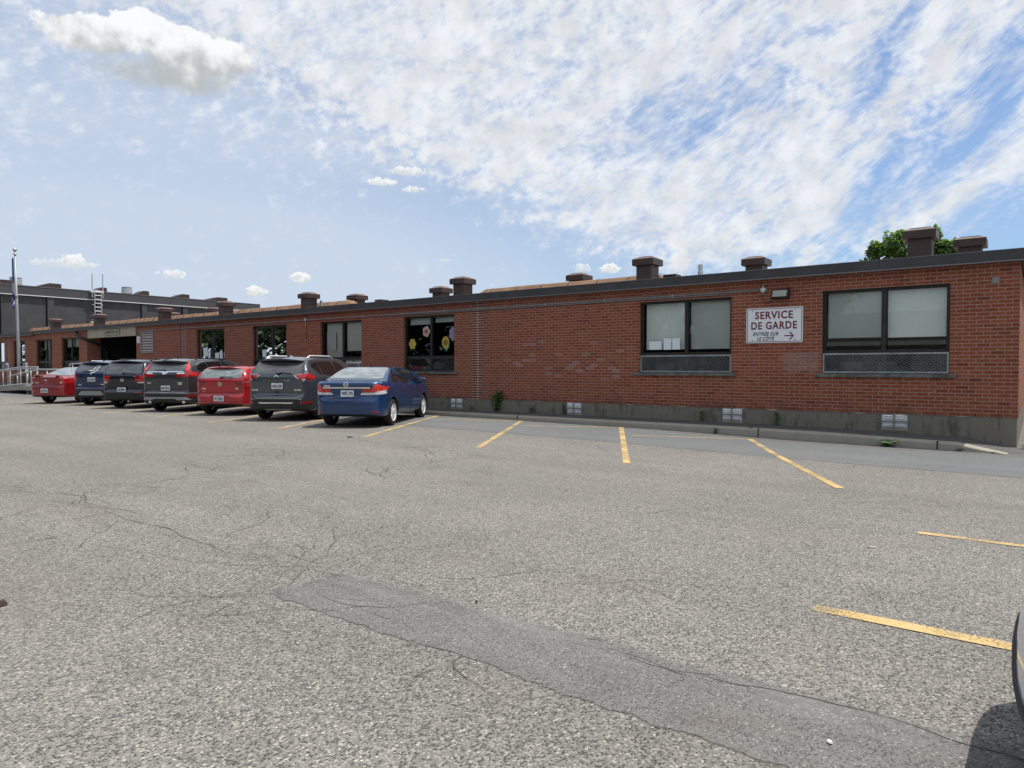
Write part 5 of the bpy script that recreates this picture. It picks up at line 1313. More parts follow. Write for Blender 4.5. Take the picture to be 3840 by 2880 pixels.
    def wheel(s, sx, yw):
        w_ = 0.205; xo = s.W/2-0.045; R_ = s.R; rim = R_*0.67
        m_ = MB(); prof = [(rim, 0), (rim+.012, .006), (R_*0.90, -.002), (R_-.016, .010), (R_, .035), (R_, w_-.035), (R_-.016, w_-.010), (R_*.9, w_), (rim, w_)]
        m_.lathe([(r_, sx*(xo-t)) for r_, t in prof], (0, yw, R_), 'x', 40)
        m_.f.pop(); m_.mi.pop(); m_.f.pop(); m_.mi.pop()
        o = m_.build('wheel', 'tyre_rubber', s.root, auto=35)
        m_ = MB()
        m_.lathe([(rim+.004, sx*(xo-.004)), (rim-.004, sx*(xo-.002)), (rim-.018, sx*(xo-.014)), (rim-.03, sx*(xo-.06)), (rim-.03, sx*(xo-.16))], (0, yw, R_), 'x', 36)
        m_.f.pop(); m_.mi.pop(); m_.f.pop(); m_.mi.pop()
        ns = 5
        for k in range(ns*2):
            a = 2*math.pi*(k//2)/ns+(0.20 if k % 2 else -0.20)+0.3; hw = 0.021; ca_, sa_ = math.cos(a), math.sin(a)
            def P_(r_, t, x): return (sx*x, yw+r_*ca_-t*sa_, R_+r_*sa_+t*ca_)
            q = [P_(0.03, hw*0.9, xo-.022), P_(0.03, -hw*0.9, xo-.022), P_(rim-.012, -hw, xo-.012), P_(rim-.012, hw, xo-.012), P_(0.03, hw*1.2, xo-.06), P_(0.03, -hw*1.2, xo-.06), P_(rim-.012, -hw*1.2, xo-.05), P_(rim-.012, hw*1.2, xo-.05)]
            b = [m_.vert(p) for p in q]
            for f in ((0, 1, 2, 3), (0, 3, 7, 4), (1, 5, 6, 2), (4, 7, 6, 5), (0, 4, 5, 1), (3, 2, 6, 7)): m_.face([b[i] for i in f])
        m_.lathe([(0.065, sx*(xo-.05)), (0.062, sx*(xo-.022)), (0.04, sx*(xo-.012)), (0.002, sx*(xo-.010))], (0, yw, R_), 'x', 16)
        m_.build('rim', getattr(s, 'rimmat', 'alloy'), o, auto=35)
        m_ = MB(); m_.lathe([(rim-.05, sx*(xo-.10)), (rim-.05, sx*(xo-.12))], (0, yw, R_), 'x', 24); m_.build('brake_disc', 'dark_alloy', o)
    def blob(s, name, c, sz, mat, pw=0.6, parent=None, n=14):
        """rounded box"""
        m_ = MB(); rings = []
        f = lambda t: math.copysign(abs(t)**pw, t)
        for i in range(n+1):
            ph = math.pi*i/n-math.pi/2; ring = []
            for k in range(2*n):
                th = math.pi*k/n; ring.append(m_.vert((c[0]+sz[0]*f(math.cos(ph))*f(math.cos(th)), c[1]+sz[1]*f(math.cos(ph))*f(math.sin(th)), c[2]+sz[2]*f(math.sin(ph)))))
            rings.append(ring)
        for A, B in zip(rings, rings[1:]):
            for k in range(2*n): m_.face((A[k], A[(k+1) % (2*n)], B[(k+1) % (2*n)], B[k]))
        return m_.build(name, mat, parent or s.root, smooth=True)
    def mirror(s, y, z, paint):
        for sx in (1, -1):
            o = s.blob('door_mirror', (sx*(s.W/2+0.075), y, z+0.02), (0.105, 0.055, 0.07), paint, 0.55)
            s.blob('mirror_foot', (sx*(s.W/2-0.03), y+0.02, z-0.04), (0.06, 0.03, 0.03), 'black_plastic', 0.6, o)
            m_ = MB(); mx_ = sx*(s.W/2+0.078); m_.poly([(mx_-.07, y-0.0565, z-.02), (mx_+.07, y-0.0565, z-.02), (mx_+.07, y-0.0565, z+.058), (mx_-.07, y-0.0565, z+.058)]); m_.build('mirror_glass', 'tinted_glass', o)
    def rail(s, x, ya, yb, z, mat, r_=0.016, lift=0.045):
        for sx in (1, -1):
            pts = []
            for i in range(9):
                t = i/8; y = ya+(yb-ya)*t; q, _ = s.hit('top', sx*x, y); e = min(1, t/0.12, (1-t)/0.12); e = e*(2-e)
                pts.append((sx*x, y, q.z-0.005+(lift+.005)*e))
            m_ = MB(); m_.tube(pts, r_, 8); m_.build('roof_rail', mat, s.root, smooth=True)
    def spoiler(s, hw, y0, y1, z, drop, mat, t0=0.03, under='black_plastic'):
        """tapered blade over the rear glass, its trailing edge at y0"""
        m_ = MB(); n = 14; pr = None
        for i in range(n+1):
            u_ = -1+2*i/n; x = hw*u_; e = abs(u_)**3
            yb = y0+0.10*e; cz = z-0.05*u_*u_-drop
            q, _ = s.hit('top', x*0.98, y1); zt = q.z if q is not None else z
            ring = [m_.vert(p) for p in ((x, yb, cz), (x*0.99, y1, zt+0.006), (x*0.99, y1, zt-0.06), (x, yb+0.02, cz-t0*(1-0.5*e)))]
            if pr:
                for k in range(4):
                    m_.cur = 1 if k == 2 else 0
                    m_.face((pr[k], ring[k], ring[(k+1) % 4], pr[(k+1) % 4]))
            else: m_.face(ring[::-1])
            pr = ring
        m_.face(pr)
        o = m_.build('spoiler', [mat, under], s.root, auto=40)
        return o
    def wiper(s, pts, mat='black_plastic', w0=0.02):
        p3 = []
        for a, b in pts:
            q, nn = s.hit('rear', a, b); p3.append(q+nn*0.025)
        m_ = MB(); m_.tube(p3, [w0*1.3]+[w0*0.55]*(len(p3)-1), 6); m_.build('wiper', mat, s.root)
    def ring(s, name, c, ro, ri, view, mat, off=0.010, n=28, sx=1.0):
        m_ = MB(); A, B = [], []
        for k in range(n):
            t = 2*math.pi*k/n
            for L_, r_ in ((A, ro), (B, ri)):
                q, nn = s.hit(view, c[0]+r_*sx*math.cos(t), c[1]+r_*math.sin(t)); L_.append(m_.vert(q+nn*off))
        for k in range(n): m_.face((A[k], A[(k+1) % n], B[(k+1) % n], B[k]))
        return m_.build(name, mat, s.root, recalc=False)
    def antenna(s, y):
        q, _ = s.hit('top', 0, y); m_ = MB(); m_.prism([(y-0.09, q.z-.01), (y+0.07, q.z-.01), (y-0.06, q.z+0.045)], -0.016, 0.016); m_.build('antenna', 'black_plastic', s.root)

GC = 'cars parked nose-in along the kerb'
RZ = math.atan2(0.484, 0.875)
def at(px_, py_): return (px_, py_, gz(px_, py_))

def sedan_side(ro, wb, fo, H, trunk, gb, fl=0):
    """(y,z) outline: origin under the rear axle"""
    return [(-ro+.16, .26), (-ro+.06, .30), (-ro, .46), (-ro-.005, .60), (-ro+.015, .655), (-ro+.10, .69), (-ro+.105, .76), (-ro+.065, .90), (-ro+.035, trunk-.04), (-ro+.06, trunk+.005), (-ro+.22, trunk+.012), (gb-.10, trunk+.035), (gb, trunk+.075),
            (gb+.45, trunk+.255), (gb+.80, H-.035), (gb+1.15, H-.003), (gb+1.6, H), (gb+2.05, H-.045), (wb-.20, H-.19), (wb+.25, trunk+.0), (wb+.35, trunk-.05), (wb+fo-.35, .86), (wb+fo-.08, .72), (wb+fo, .5), (wb+fo-.06, .27), (wb+.45, .2), (-ro+.5, .22)]
def hatch_side(ro, wb, fo, H, zg, zb, lean=.30, tuck=.0):
    return [(-ro+.16, .27), (-ro+.05, .31), (-ro, .46), (-ro-.003, zb-.07), (-ro+.012, zb-.025), (-ro+.10, zb+.015), (-ro+.11, zb+.08), (-ro+.085+tuck*.3, .92), (-ro+.085+tuck, zg-.03), (-ro+.10+tuck, zg+.02), (-ro+.10+tuck+lean*.72, H-.13), (-ro+.14+tuck+lean, H-.045), (-ro+.75+tuck, H-.008),
            (-ro+1.5, H), (wb-1.05, H-.02), (wb-.62, H-.10), (wb+.18, 1.04), (wb+.32, .99), (wb+fo-.38, .92), (wb+fo-.07, .76), (wb+fo, .5), (wb+fo-.08, .27), (wb+.5, .21), (-ro+.55, .23)]
def section(W_, belt, H, roofw, zc=0.0):
    w = W_/2
    return [(w-.10, .18), (w-.025, .34), (w-.004, .50), (w, .66), (w-.012, .80), (w-.035, belt-.02), (w-.055, belt+.03), (roofw+.035, H-.13), (roofw-.03, H-.045), (roofw-.16, H-.008), (0.0, H+.012)]
def planform(W_, y0, y1, corner=.20):
    w = W_/2
    return [(0, y0), (w*.40, y0+.016), (w*.68, y0+.07), (w-.13, y0+.19), (w-.03, y0+.44), (w, y0+.85), (w, y1-.9), (w-.03, y1-.42), (w-.16, y1-.14), (w*.5, y1-.02), (0, y1)]

# ---- 1: blue sedan
px0, py0 = -12.68, -4.40
c = Car('parked_car', 'shiny blue four door sedan with chrome strip across the boot, rightmost in the row', 'car', at(px0, py0), RZ,
        sedan_side(.95, 2.67, .94, 1.435, 1.045, -.28), section(1.755, .96, 1.435, .60), planform(1.755, -.95, 3.61), 1.755, (0, 2.67), .316, 'paint_blue', GC, cuts=[('-', 0, -.95, .79, .30, .055, .115)], r=(.075, .085))
c.patch('rear_window', [(-.60, 1.115), (.60, 1.115), (.665, 1.125), (.56, 1.35), (.50, 1.375), (-.50, 1.375), (-.56, 1.35), (-.665, 1.125)], 'rear', 'sky_sheen_glass', res=.06)
c.pair('side_window', [(-.02, 1.04), (.50, 1.00), (.60, 1.33), (.30, 1.28), (.05, 1.13)], 'right', 'tinted_glass', sm=1)
c.pair('side_window', [(.54, 1.0), (1.40, .99), (1.38, 1.365), (1.1, 1.385), (.64, 1.345)], 'right', 'tinted_glass', sm=1)
c.pair('side_window', [(1.46, .99), (2.35, .995), (2.2, 1.09), (1.80, 1.31), (1.44, 1.36)], 'right', 'tinted_glass', sm=1)
c.patch('windshield', [(-.62, 2.72), (.62, 2.72), (.5, 1.98), (-.5, 1.98)], 'top', 'tinted_glass')
for sx in (1, -1):
    f = lambda o: [(sx*x, z) for x, z in o][::sx]
    t = c.patch('tail_light', f([(.40, .90), (.62, .905), (.62, .815), (.365, .815)]), 'rear', 'lamp_red')
    t = c.patch('tail_light', f([(.635, .99), (.70, 1.00), (.855, .93), (.858, .85), (.60, .815), (.605, .905)]), 'rear', 'lamp_bright_red')
    c.patch('reverse_light', f([(.365, .808), (.60, .808), (.585, .755), (.32, .755)]), 'rear', 'lamp_clear'); c.patch('turn_lens', f([(.605, .808), (.857, .842), (.855, .80), (.80, .772), (.595, .755)]), 'rear', 'lamp_clear')
    c.patch('tail_light', [(-.80, .96), (-.62, .955), (-.42, .925), (-.50, .88), (-.80, .84)], 'right' if sx > 0 else 'left', 'lamp_bright_red')
    c.patch('turn_lens', [(-.80, .835), (-.50, .872), (-.60, .835), (-.80, .80)], 'right' if sx > 0 else 'left', 'lamp_clear')
    c.patch('reflector', f([(.56, .385), (.74, .385), (.74, .35), (.57, .345)]), 'rear', 'reflector_red')
c.patch('boot_trim', [(-.555, .935), (.555, .935), (.56, .905), (-.56, .905)], 'rear', 'chrome', off=0.018)
c.patch('plate_panel', [(-.36, .895), (.36, .895), (.25, .70), (.17, .675), (-.17, .675), (-.25, .70)], 'rear', 'paint_blue', off=-0.002)
c.seam('boot_seam', [(-.55, .90), (-.30, .70), (-.27, .64), (-.20, .61), (.20, .61), (.27, .64), (.30, .70), (.55, .90)], 'rear'); c.seam('bumper_crease', [(-.80, .52), (-.5, .545), (0, .55), (.5, .545), (.80, .52)], 'rear', 0.007)
c.plate(0.02, .785, 'W01 SYJ')
c.patch('lower_bumper', [(-.66, .30), (.66, .30), (.62, .20), (-.62, .20)], 'rear', 'black_plastic')
m_ = MB()
q, nn = c.hit('rear', 0, .985)
for a in ((-.042, -.012, 1), (.042, .012, 1)): pass
em = c.ring('emblem', (0.0, .985), .052, .043, 'rear', 'chrome', sx=1.15)
for a, b in (((-.036, .022), (-.026, -.034)), ((.036, .022), (.026, -.034))): c.seam('emblem', [(a[0], .985+a[1]*1.1), (b[0], .985+b[1])], 'rear', .016, 'chrome', .010, step=.02)
c.seam('emblem', [(-.03, .982), (.03, .982)], 'rear', .014, 'chrome', .010, step=.02)
c.text('badge', 'Hybrid', (-.46, .962), .05, 'rear', 'chrome', width=.16, shear=.2); c.text('badge', 'CIVIC', (-.39, .655), .035, 'rear', 'dark_alloy', width=.14)
for yy in (.56, 1.42, 2.42): c.seam('door_seam', [(yy-.02, .98), (yy, .8), (yy+.01, .35)], 'right')
c.seam('door_seam', [(.30, .62), (.42, .40), (.55, .30)], 'right'); c.seam('sill_line', [(.45, .31), (2.2, .29)], 'right', .014); c.seam('door_crease', [(-.45, .89), (.6, .86), (2.4, .80)], 'right', .006); c.seam('door_crease', [(.45, .45), (2.2, .37)], 'right', .008)
for yy in (.70, 1.58):
    q, nn = c.hit('right', yy, .86); c.blob('door_handle', (q.x+.012, yy, .86), (.014, .085, .016), 'paint_blue', .6)
c.mirror(2.08, 1.02, 'paint_blue'); c.antenna(.80)

# ---- 2: grey crossover
c = Car('parked_car', 'dark grey crossover with silver roof rails, parked left of the blue sedan', 'car', at(-15.68, -4.17), RZ,
        hatch_side(.98, 2.705, 1.0, 1.68, 1.17, .66, .42), section(1.84, 1.10, 1.68, .60), planform(1.84, -.98, 3.70), 1.84, (0, 2.705), .355, 'paint_grey', GC, cuts=[('-', 0, -.96, .90, .36, .05, .10)])
c.patch('rear_window', [(-.60, 1.205), (.60, 1.205), (.66, 1.23), (.60, 1.52), (-.60, 1.52), (-.66, 1.23)], 'rear', 'smoky_glass')
c.pair('pillar_trim', [(.655, 1.22), (.71, 1.22), (.64, 1.53), (.605, 1.53)], 'rear', 'tinted_glass')
c.pair('side_window', [(-.42, 1.42), (-.32, 1.49), (.06, 1.52), (.05, 1.20), (-.05, 1.20)], 'right', 'tinted_glass')
c.pair('side_window', [(.11, 1.19), (1.05, 1.13), (1.02, 1.54), (.10, 1.525)], 'right', 'tinted_glass'); c.pair('side_window', [(1.10, 1.13), (2.12, 1.12), (1.72, 1.42), (1.45, 1.53), (1.08, 1.54)], 'right', 'tinted_glass', sm=1)
c.seam('window_trim', [(-.05, 1.175), (-.45, 1.42), (-.34, 1.515), (.1, 1.55), (1.4, 1.56)], 'right', .016, 'chrome', .004)
c.patch('windshield', [(-.66, 2.85), (.66, 2.85), (.55, 2.1), (-.55, 2.1)], 'top', 'tinted_glass')
for sx in (1, -1):
    f = lambda o: [(sx*x, z) for x, z in o][::sx]
    c.patch('light_surround', f([(.46, 1.185), (.66, 1.215), (.83, 1.27), (.905, 1.17), (.895, 1.03), (.62, 1.025)]), 'rear', 'chrome', off=.003)
    c.patch('tail_light', f([(.485, 1.18), (.66, 1.205), (.82, 1.255), (.90, 1.165), (.89, 1.10), (.58, 1.095)]), 'rear', 'lamp_red', off=.009)
    c.patch('reverse_light', f([(.575, 1.09), (.89, 1.095), (.885, 1.045), (.625, 1.04)]), 'rear', 'lamp_dark_red', off=.009); c.patch('reverse_light', f([(.66, 1.082), (.75, 1.082), (.74, 1.055), (.68, 1.055)]), 'rear', 'lamp_clear', off=.013)
    c.patch('tail_light', [(-.86, 1.24), (-.62, 1.19), (-.44, 1.14), (-.60, 1.06), (-.86, 1.05)], 'right' if sx > 0 else 'left', 'lamp_red')
    c.patch('reflector', f([(.62, .50), (.84, .515), (.84, .455), (.64, .44)]), 'rear', 'reflector_red', off=.012)
c.patch('tailgate_trim', [(-.36, 1.055), (.36, 1.055), (.35, 1.028), (-.35, 1.028)], 'rear', 'chrome', off=.014)
c.patch('plate_panel', [(-.32, .995), (.32, .995), (.40, .89), (.40, .835), (-.40, .835), (-.40, .89)], 'rear', 'paint_grey', off=-.001)
c.plate(0.02, .905, 'H78 XFB', frame='black_plastic')
c.seam('tailgate_seam', [(-.70, 1.02), (-.70, .80), (-.55, .655), (.55, .655), (.70, .80), (.70, 1.02)], 'rear', .010)
c.patch('lower_bumper', [(-.60, .57), (.60, .57), (.68, .535), (.88, .52), (.88, .30), (.62, .24), (-.62, .24), (-.88, .30), (-.88, .52), (-.68, .535)], 'rear', 'textured_plastic', off=.005)
c.seam('bumper_edge', [(-.66, .55), (-.58, .585), (.58, .585), (.66, .55)], 'rear', .02, 'silver_plastic', .012)
c.patch('skid_trim', [(-.48, .49), (.48, .49), (.42, .455), (.25, .455), (.15, .462), (-.15, .462), (-.25, .455), (-.42, .455)], 'rear', 'chrome', off=.016); c.patch('exhaust_trim', [(-.30, .32), (.36, .32), (.40, .29), (-.30, .29)], 'rear', 'silver_plastic', off=.012)
c.patch('latch_recess', [(-.065, .765), (.065, .765), (.045, .725), (-.045, .725)], 'rear', 'black_plastic')
c.ring('emblem', (0, 1.115), .062, .046, 'rear', 'chrome'); c.patch('emblem', [(-.078, 1.123), (.078, 1.123), (.078, 1.103), (-.078, 1.103)], 'rear', 'chrome', off=.012)
c.text('badge', 'ROGUE', (-.60, .80), .05, 'rear', 'chrome', width=.17); c.text('badge', 'SV AWD', (.56, .80), .05, 'rear', 'chrome', width=.17)
c.spoiler(.60, -.73, -.30, 1.645, .04, 'paint_grey', .04); c.wiper([(0.02, 1.20), (.12, 1.235), (.40, 1.215)]); c.wiper([(0.02, 1.21), (-.02, 1.225)])
c.rail(.56, -.35, 1.35, 1.68, 'alloy', .020, .06); c.antenna(-.18); c.mirror(2.1, 1.10, 'paint_grey')
for yy in (.07, 1.07, 2.15): c.seam('door_seam', [(yy, 1.12), (yy+.02, .8), (yy+.02, .36)], 'right')
for yy in (.30, 1.25):
    q, nn = c.hit('right', yy, .99); c.blob('door_handle', (q.x+.012, yy, .99), (.014, .09, .016), 'chrome', .6)
c.patch('sill_cladding', [(.45, .40), (2.25, .40), (2.25, .24), (.45, .24)], 'right', 'textured_plastic')

# ---- 3: red hatchback
c = Car('parked_car', 'bright red hatchback with pale rear window, between the two grey cars', 'car', at(-18.62, -4.10), RZ,
        hatch_side(.83, 2.64, .83, 1.44, 1.045, .60, .26), section(1.80, .97, 1.44, .60), planform(1.80, -.83, 3.45), 1.80, (0, 2.64), .325, 'paint_red', GC, cuts=[('-', 0, -.82, .49, .30, .045, .11)])
c.rimmat = 'alloy'
c.patch('rear_window', [(-.56, 1.075), (.56, 1.075), (.635, 1.085), (.60, 1.315), (.54, 1.33), (-.54, 1.33), (-.60, 1.315), (-.635, 1.085)], 'rear', 'sky_sheen_glass')
c.pair('side_window', [(.05, 1.05), (.85, 1.01), (.88, 1.33), (.15, 1.30), (-.12, 1.16)], 'right', 'tinted_glass', sm=1); c.pair('side_window', [(.92, 1.0), (2.05, .99), (1.65, 1.24), (1.35, 1.335), (.94, 1.34)], 'right', 'tinted_glass', sm=1)
c.patch('windshield', [(-.64, 2.72), (.64, 2.72), (.52, 2.0), (-.52, 2.0)], 'top', 'tinted_glass')
for sx in (1, -1):
    f = lambda o: [(sx*x, z) for x, z in o][::sx]
    c.patch('tail_light', f([(.43, .955), (.645, .985), (.645, .835), (.53, .865)]), 'rear', 'lamp_dark_red'); c.patch('tail_light', f([(.665, .988), (.82, .985), (.885, .90), (.88, .825), (.665, .83)]), 'rear', 'lamp_red')
    c.seam('light_strip', [(sx*.69, .855), (sx*.84, .857)], 'rear', .02, 'lamp_bright_red', .012); c.seam('light_strip', [(sx*.69, .965), (sx*.80, .963)], 'rear', .008, 'lamp_clear', .012)
    c.patch('tail_light', [(-.75, .98), (-.52, .97), (-.40, .88), (-.55, .83), (-.75, .83)], 'right' if sx > 0 else 'left', 'lamp_red')
    c.patch('mudflap', f([(.66, .34), (.84, .34), (.84, .17), (.70, .16)]), 'rear', 'grime_grey', thick=.02)
c.seam('tailgate_seam', [(-.64, .82), (-.61, .70), (-.50, .635), (.50, .635), (.61, .70), (.64, .82)], 'rear', .009); c.seam('tailgate_crease', [(-.42, .90), (0, .905), (.42, .90)], 'rear', .006); c.seam('bumper_crease', [(-.85, .40), (0, .405), (.85, .40)], 'rear', .008)
c.plate(-.02, .495, 'P57 MZE')
c.patch('lower_bumper', [(-.64, .335), (-.40, .355), (.40, .355), (.64, .335), (.66, .20), (-.66, .20)], 'rear', 'textured_plastic')
c.ring('emblem', (0, .905), .062, .052, 'rear', 'chrome'); c.patch('emblem', [(.052*math.cos(t*.5236), .905+.052*math.sin(t*.5236)) for t in range(12)], 'rear', 'dark_alloy', off=.006)
c.seam('emblem', [(-.022, .948), (0, .908), (.022, .948)], 'rear', .011, 'chrome', .011, step=.01); c.seam('emblem', [(-.042, .93), (-.020, .862), (0, .900), (.020, .862), (.042, .93)], 'rear', .011, 'chrome', .011, step=.01)
c.text('badge', 'Golf', (-.50, .775), .05, 'rear', 'chrome', width=.12); c.text('badge', 'TSI', (.50, .775), .045, 'rear', 'chrome', width=.09)
c.seam('badge', [(-.56, .70), (-.44, .70)], 'rear', .018, 'silver_plastic', .006)
c.spoiler(.60, -.56, -.15, 1.42, .035, 'paint_red', .03, 'paint_maroon'); c.wiper([(.0, 1.075), (.1, 1.10), (.40, 1.09)]); c.antenna(-.05); c.mirror(2.05, 1.0, 'paint_red')
for yy in (.90, 2.15): c.seam('door_seam', [(yy, 1.0), (yy+.01, .8), (yy+.01, .36)], 'right')

# ---- 4: charcoal crossover with tall red lamps
c = Car('parked_car', 'charcoal crossover with tall red tail lamps beside its rear window', 'car', at(-21.56, -4.12), RZ,
        hatch_side(.97, 2.66, .96, 1.675, 1.20, .62, .38), section(1.855, 1.08, 1.675, .61), planform(1.855, -.97, 3.62), 1.855, (0, 2.66), .355, 'paint_charcoal', GC, cuts=[('-', 0, -.95, .78, .36, .05, .12)])
c.patch('rear_window', [(-.56, 1.255), (.56, 1.255), (.62, 1.27), (.56, 1.53), (-.56, 1.53), (-.62, 1.27)], 'rear', 'smoky_glass')
for sx in (1, -1):
    f = lambda o: [(sx*x, z) for x, z in o][::sx]
    c.patch('tail_light', f([(.645, 1.28), (.755, 1.28), (.665, 1.56), (.60, 1.57)]), 'rear', 'lamp_bright_red', off=.012); c.patch('tail_light', f([(.33, 1.185), (.42, 1.155), (.66, 1.18), (.66, 1.27), (.76, 1.275), (.90, 1.20), (.90, 1.14), (.76, 1.09), (.40, 1.085)]), 'rear', 'lamp_red', off=.010)
    c.patch('reverse_light', f([(.38, 1.205), (.64, 1.225), (.64, 1.185), (.44, 1.17)]), 'rear', 'lamp_clear', off=.010)
    c.patch('tail_light', [(-.88, 1.25), (-.45, 1.225), (-.40, 1.20), (-.55, 1.12), (-.88, 1.09)], 'right' if sx > 0 else 'left', 'lamp_red')
    c.patch('reflector', f([(.66, .545), (.86, .535), (.86, .47), (.72, .475)]), 'rear', 'reflector_red', off=.014)
c.patch('tailgate_trim', [(-.60, 1.255), (.60, 1.255), (.60, 1.222), (.12, 1.222), (.06, 1.175), (-.06, 1.175), (-.12, 1.222), (-.60, 1.222)], 'rear', 'chrome', off=.016)
c.ring('emblem', (0, 1.185), .05, .04, 'rear', 'chrome', off=.02, sx=1.1)
for a in (-1, 1): c.seam('emblem', [(a*.034, 1.21), (a*.026, 1.155)], 'rear', .014, 'chrome', .021, step=.02)
c.seam('emblem', [(-.03, 1.183), (.03, 1.183)], 'rear', .012, 'chrome', .021, step=.02)
c.patch('plate_panel', [(-.24, .86), (.28, .86), (.42, .68), (.42, .665), (-.42, .665), (-.40, .70)], 'rear', 'paint_charcoal', off=-.001)
c.seam('plate_edge', [(-.28, .90), (.27, .90), (.33, .86)], 'rear', .012, 'dark_alloy', .006)
c.plate(0.02, .745, 'M47 MTE', frame='black_plastic'); c.seam('tailgate_seam', [(.70, 1.08), (.68, .75), (.66, .60)], 'rear', .010); c.seam('tailgate_seam', [(-.70, 1.08), (-.68, .75), (-.66, .60)], 'rear', .010); c.seam('bumper_line', [(-.88, .588), (0, .60), (.88, .588)], 'rear', .016, 'silver_plastic', .008)
c.text('badge', 'CR-V', (-.52, .90), .05, 'rear', 'chrome', width=.14); c.text('badge', 'TOURING', (.50, .905), .035, 'rear', 'chrome', width=.16); c.text('badge', 'AWD', (.50, .865), .04, 'rear', 'chrome', width=.13)
c.patch('lower_bumper', [(-.90, .565), (.90, .565), (.90, .28), (.62, .23), (-.62, .23), (-.90, .28)], 'rear', 'textured_plastic'); c.patch('skid_trim', [(-.70, .47), (.70, .47), (.80, .385), (.45, .375), (.36, .42), (-.30, .42), (-.42, .375), (-.74, .385)], 'rear', 'silver_plastic', off=.016)
for sx in (-.48, .62):
    q, nn = c.hit('rear', sx, .33); m_ = MB(); m_.tube([(sx, q.y-.02, .315), (sx, q.y+.15, .325)], .042, 12); m_.build('exhaust', 'alloy', c.root, auto=30)
c.pair('side_window', [(-.38, 1.30), (-.30, 1.44), (.05, 1.525), (.25, 1.53), (.25, 1.19), (.05, 1.20)], 'right', 'tinted_glass', sm=1); c.pair('side_window', [(.30, 1.19), (1.05, 1.14), (1.05, 1.545), (.30, 1.535)], 'right', 'tinted_glass'); c.pair('side_window', [(1.10, 1.13), (2.1, 1.12), (1.72, 1.40), (1.45, 1.525), (1.10, 1.545)], 'right', 'tinted_glass', sm=1)
c.seam('window_trim', [(-.42, 1.30), (-.32, 1.47), (.05, 1.555), (1.4, 1.565)], 'right', .016, 'chrome', .004)
c.patch('windshield', [(-.66, 2.85), (.66, 2.85), (.55, 2.1), (-.55, 2.1)], 'top', 'tinted_glass')
c.spoiler(.61, -.73, -.32, 1.635, .035, 'paint_charcoal', .05); c.wiper([(0, 1.265), (-.08, 1.29), (-.36, 1.275)]); c.rail(.58, -.2, 1.35, 1.67, 'black_plastic', .018, .05); c.antenna(-.15); c.mirror(2.1, 1.10, 'paint_charcoal')
for yy in (.28, 1.08): c.seam('door_seam', [(yy, 1.12), (yy+.02, .8), (yy+.02, .36)], 'right')

# ---- 5: navy crossover
c = Car('parked_car', 'navy crossover with round emblem and square red lamps, third from the left', 'car', at(-24.45, -4.13), RZ,
        hatch_side(.93, 2.60, .90, 1.665, 1.12, .60, .30), section(1.81, 1.06, 1.665, .63), planform(1.81, -.93, 3.50), 1.81, (0, 2.60), .35, 'paint_navy', GC)
c.patch('rear_window', [(-.58, 1.155), (.58, 1.155), (.67, 1.17), (.62, 1.50), (-.62, 1.50), (-.67, 1.17)], 'rear', 'smoky_glass')
for sx in (1, -1):
    f = lambda o: [(sx*x, z) for x, z in o][::sx]
    c.patch('tail_light', f([(.49, 1.09), (.63, 1.12), (.86, 1.13), (.89, 1.06), (.88, .90), (.52, .905), (.47, .98)]), 'rear', 'lamp_red', sm=1); c.patch('reverse_light', f([(.54, .895), (.84, .895), (.83, .855), (.56, .855)]), 'rear', 'lamp_clear')
    c.patch('tail_light', [(-.84, 1.12), (-.55, 1.10), (-.48, 1.02), (-.55, .92), (-.84, .90)], 'right' if sx > 0 else 'left', 'lamp_red')
    c.seam('bumper_reflector', [(sx*.45, .545), (sx*.86, .545)], 'rear', .022, 'reflector_red', .010)
c.ring('emblem', (0, .98), .068, .055, 'rear', 'chrome'); c.seam('emblem', [(-.024, 1.022), (0, .982), (.024, 1.022)], 'rear', .012, 'chrome', .011, step=.01); c.seam('emblem', [(-.046, 1.005), (-.022, .93), (0, .972), (.022, .93), (.046, 1.005)], 'rear', .012, 'chrome', .011, step=.01)
c.plate(0, .635, 'J68 JMG'); c.patch('lower_bumper', [(-.88, .53), (.88, .53), (.88, .30), (.62, .24), (-.62, .24), (-.88, .30)], 'rear', 'textured_plastic')
c.seam('tailgate_seam', [(-.62, .86), (-.60, .76), (-.52, .735), (.52, .735), (.60, .76), (.62, .86)], 'rear', .009); c.spoiler(.62, -.68, -.30, 1.635, .03, 'paint_navy', .04); c.wiper([(.0, 1.16), (.08, 1.19), (.44, 1.165)]); c.rail(.60, -.25, 1.3, 1.66, 'black_plastic', .018, .05); c.antenna(-.15); c.mirror(2.05, 1.08, 'paint_navy')
c.pair('side_window', [(-.30, 1.22), (-.20, 1.46), (.20, 1.52), (.20, 1.17)], 'right', 'tinted_glass'); c.pair('side_window', [(.26, 1.16), (1.0, 1.12), (1.0, 1.53), (.26, 1.52)], 'right', 'tinted_glass'); c.pair('side_window', [(1.06, 1.11), (2.0, 1.10), (1.66, 1.38), (1.4, 1.52), (1.06, 1.53)], 'right', 'tinted_glass', sm=1)
c.patch('windshield', [(-.64, 2.75), (.64, 2.75), (.55, 2.05), (-.55, 2.05)], 'top', 'tinted_glass')

